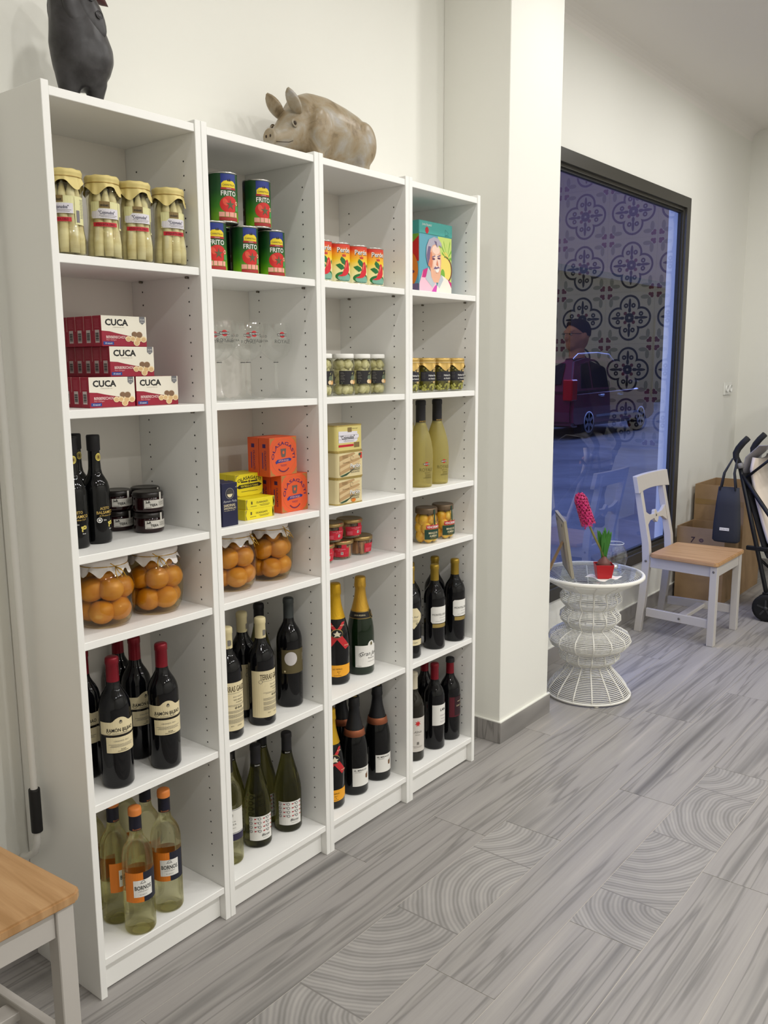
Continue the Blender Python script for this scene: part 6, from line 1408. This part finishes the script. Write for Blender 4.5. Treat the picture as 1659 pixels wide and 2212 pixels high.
    st = [(.0, .066, .026), (.012, .078, .031), (.10, .076, .030), (.22, .068, .024), (.318, .058, .014)]
    for z, wy, wx in st:
        for k in range(16):
            a = 2*pi*k/16; c_, s_ = cos(a), sin(a); V.append((wx*(abs(c_)**.7)*(1 if c_ > 0 else -1), wy*(abs(s_)**.6)*(1 if s_ > 0 else -1), z))
    for i in range(4):
        for k in range(16): F.append((i*16+k, i*16+(k+1) % 16, (i+1)*16+(k+1) % 16, (i+1)*16+k))
    F.append(tuple(range(16))[::-1])
    sl = mat('slate_canvas', (46, 48, 56), .85); MB().add(V, F, 0, True).build('body', sl, b).modifiers.new('thickness', 'SOLIDIFY').thickness = .003
    for dx in (-.012, .012):
        MB().tube([(dx, .046, .30), (dx*.8, .030, .40), (.036, .0, .478), (.038, -.024, .478), (dx*.8, -.026, .40), (dx, -.040, .30)], .0052, 8).build('strap', sl, b)
    A = Art(on_plane((-.0325, .002, .07), (0, -1, 0), (0, 0, 1)), None, .0006); A.rect(-.028, .0, .026, .017, WHITE, 0); A.text('Stroller bag', -.001, .0085, .006, GREYINK, 1, .044); A.build('tag', b)
corner()
# ------------------------------------------------------------------ a customer beside the pushchair, mirrored in the window
def person():
    sk = mat('skin', (196, 140, 116), .5); jk = mat('dark_jacket', (34, 26, 30), .85); tr = mat('dark_trousers', (28, 28, 34), .9); sh = mat('black_shoes', (20, 18, 18), .5); hr = mat('short_brown_hair', (58, 40, 32), .8)
    p = thing('person', 'person in dark jacket and trousers, seen mirrored in the shop window', 'person', (4.93, -.66, 0), -1.12)
    b = MB()
    b.tube([(0, 0, .90), (0, .0, 1.05), (0, .005, 1.25), (0, .005, 1.40), (0, .0, 1.46)], [.145, .135, .15, .13, .07], 16)
    b.tube([(0, 0, 1.42), (0, -.01, 1.56)], [.062, .056], 14)
    b.ball((0, -.012, 1.655), (.076, .094, .115), 22, 16); b.ball((0, -.05, 1.592), (.05, .05, .045), 16, 10)
    b.ball((0, -.104, 1.642), (.013, .020, .026), 10, 8); b.ball((0, -.092, 1.603), (.024, .014, .010), 10, 6)
    for s in (-1, 1):
        b.ball((s*.078, .0, 1.648), (.012, .022, .034), 10, 8); b.ball((s*.032, -.088, 1.690), (.026, .014, .010), 10, 6)
        b.tube([(s*.10, 0, 1.41), (s*.195, .0, 1.385), (s*.235, .02, 1.24), (s*.25, .03, 1.10), (s*.262, -.02, .96), (s*.268, -.06, .855)], [.06, .062, .05, .043, .038, .028], 12)
        b.ball((s*.272, -.078, .80), (.022, .044, .052), 12, 8)
        for k, (dy, L) in enumerate(((-.112, .070), (-.094, .082), (-.074, .078), (-.056, .062))):
            b.tube([(s*.272, dy+.006, .775), (s*.272, dy, .775-L*.5), (s*(.262-.004*k), dy+.012, .775-L)], [.0105, .0095, .0075], 8)
        b.tube([(s*.266, -.108, .815), (s*.252, -.138, .785), (s*.246, -.146, .752)], [.012, .0105, .008], 8)
        b.tube([(s*.085, 0, .93), (s*.098, -.005, .70), (s*.10, -.008, .50), (s*.10, .012, .30), (s*.10, .025, .09)], [.088, .075, .058, .055, .042], 12)
        b.tube([(s*.10, .045, .045), (s*.105, -.04, .045), (s*.115, -.15, .032)], [.04, .04, .03], 10)
    o = b.build('body', sk, p); m = o.modifiers.new('fuse', 'REMESH'); m.mode = 'VOXEL'; m.voxel_size = .007; m.use_smooth_shade = True; m = o.modifiers.new('soften', 'SMOOTH'); m.iterations = 4; m.factor = .5
    def cloth(nm, mb, mt, vs=.011):
        o = mb.build(nm, mt, p); m = o.modifiers.new('fuse', 'REMESH'); m.mode = 'VOXEL'; m.voxel_size = vs; m.use_smooth_shade = True; m = o.modifiers.new('soften', 'SMOOTH'); m.iterations = 5; m.factor = .5
    j = MB(); j.tube([(0, 0, .84), (0, .0, 1.0), (0, .005, 1.22), (0, .005, 1.38), (0, .0, 1.45), (0, -.002, 1.50)], [.178, .172, .182, .165, .10, .085], 18)
    for s in (-1, 1): j.tube([(s*.10, 0, 1.405), (s*.20, .0, 1.385), (s*.24, .02, 1.24), (s*.254, .03, 1.10), (s*.264, -.02, .96), (s*.268, -.052, .875)], [.08, .085, .07, .06, .054, .046], 14)
    cloth('jacket', j, jk)
    t = MB(); t.tube([(0, 0, .98), (0, 0, .86)], [.155, .15], 16)
    for s in (-1, 1): t.tube([(s*.085, 0, .92), (s*.10, -.005, .70), (s*.104, -.008, .50), (s*.104, .012, .30), (s*.104, .02, .10)], [.105, .095, .08, .072, .066], 14)
    cloth('trousers', t, tr)
    for s in (-1, 1):
        f = MB(); f.tube([(s*.10, .060, .05), (s*.105, -.04, .052), (s*.115, -.15, .042), (s*.117, -.185, .035)], [.05, .05, .042, .024], 12); f.box(s*.108-.045, s*.108+.045, -.19, .10, .002, .022); cloth('shoe', f, sh, .008)
        MB().ball((s*.032, -.0935, 1.668), (.012, .008, .008), 10, 8).build('eye', mat('eye_white', (226, 220, 212), .3), p); MB().ball((s*.032, -.1005, 1.668), (.0052, .003, .0052), 8, 6).build('iris', mat('dark_iris', (40, 28, 22), .2), p)
    MB().lathe([(.079, -.01), (.0795, .02), (.0765, .055), (.061, .086), (.034, .107), (0, .113)], 26, rf=lambda r, z, a, i: (r*(1-.02*max(0, -sin(a))), z+((.078, .062, .034)[i]*max(0, -sin(a)) if i < 3 else 0)), M=Matrix.Translation((0, .002, 1.668)) @ Matrix.Diagonal((1, 1.18, 1, 1))).build('hair', hr, p)
    MB().tube([(-.076, -.0, 1.670), (-.062, -.1, 1.672), (-.045, -.112, 1.672), (-.02, -.114, 1.672), (0, -.116, 1.674), (.02, -.114, 1.672), (.045, -.112, 1.672), (.062, -.1, 1.672), (.076, .0, 1.670)], .002, 6).build('glasses', mat('black_ink'), p)
person()
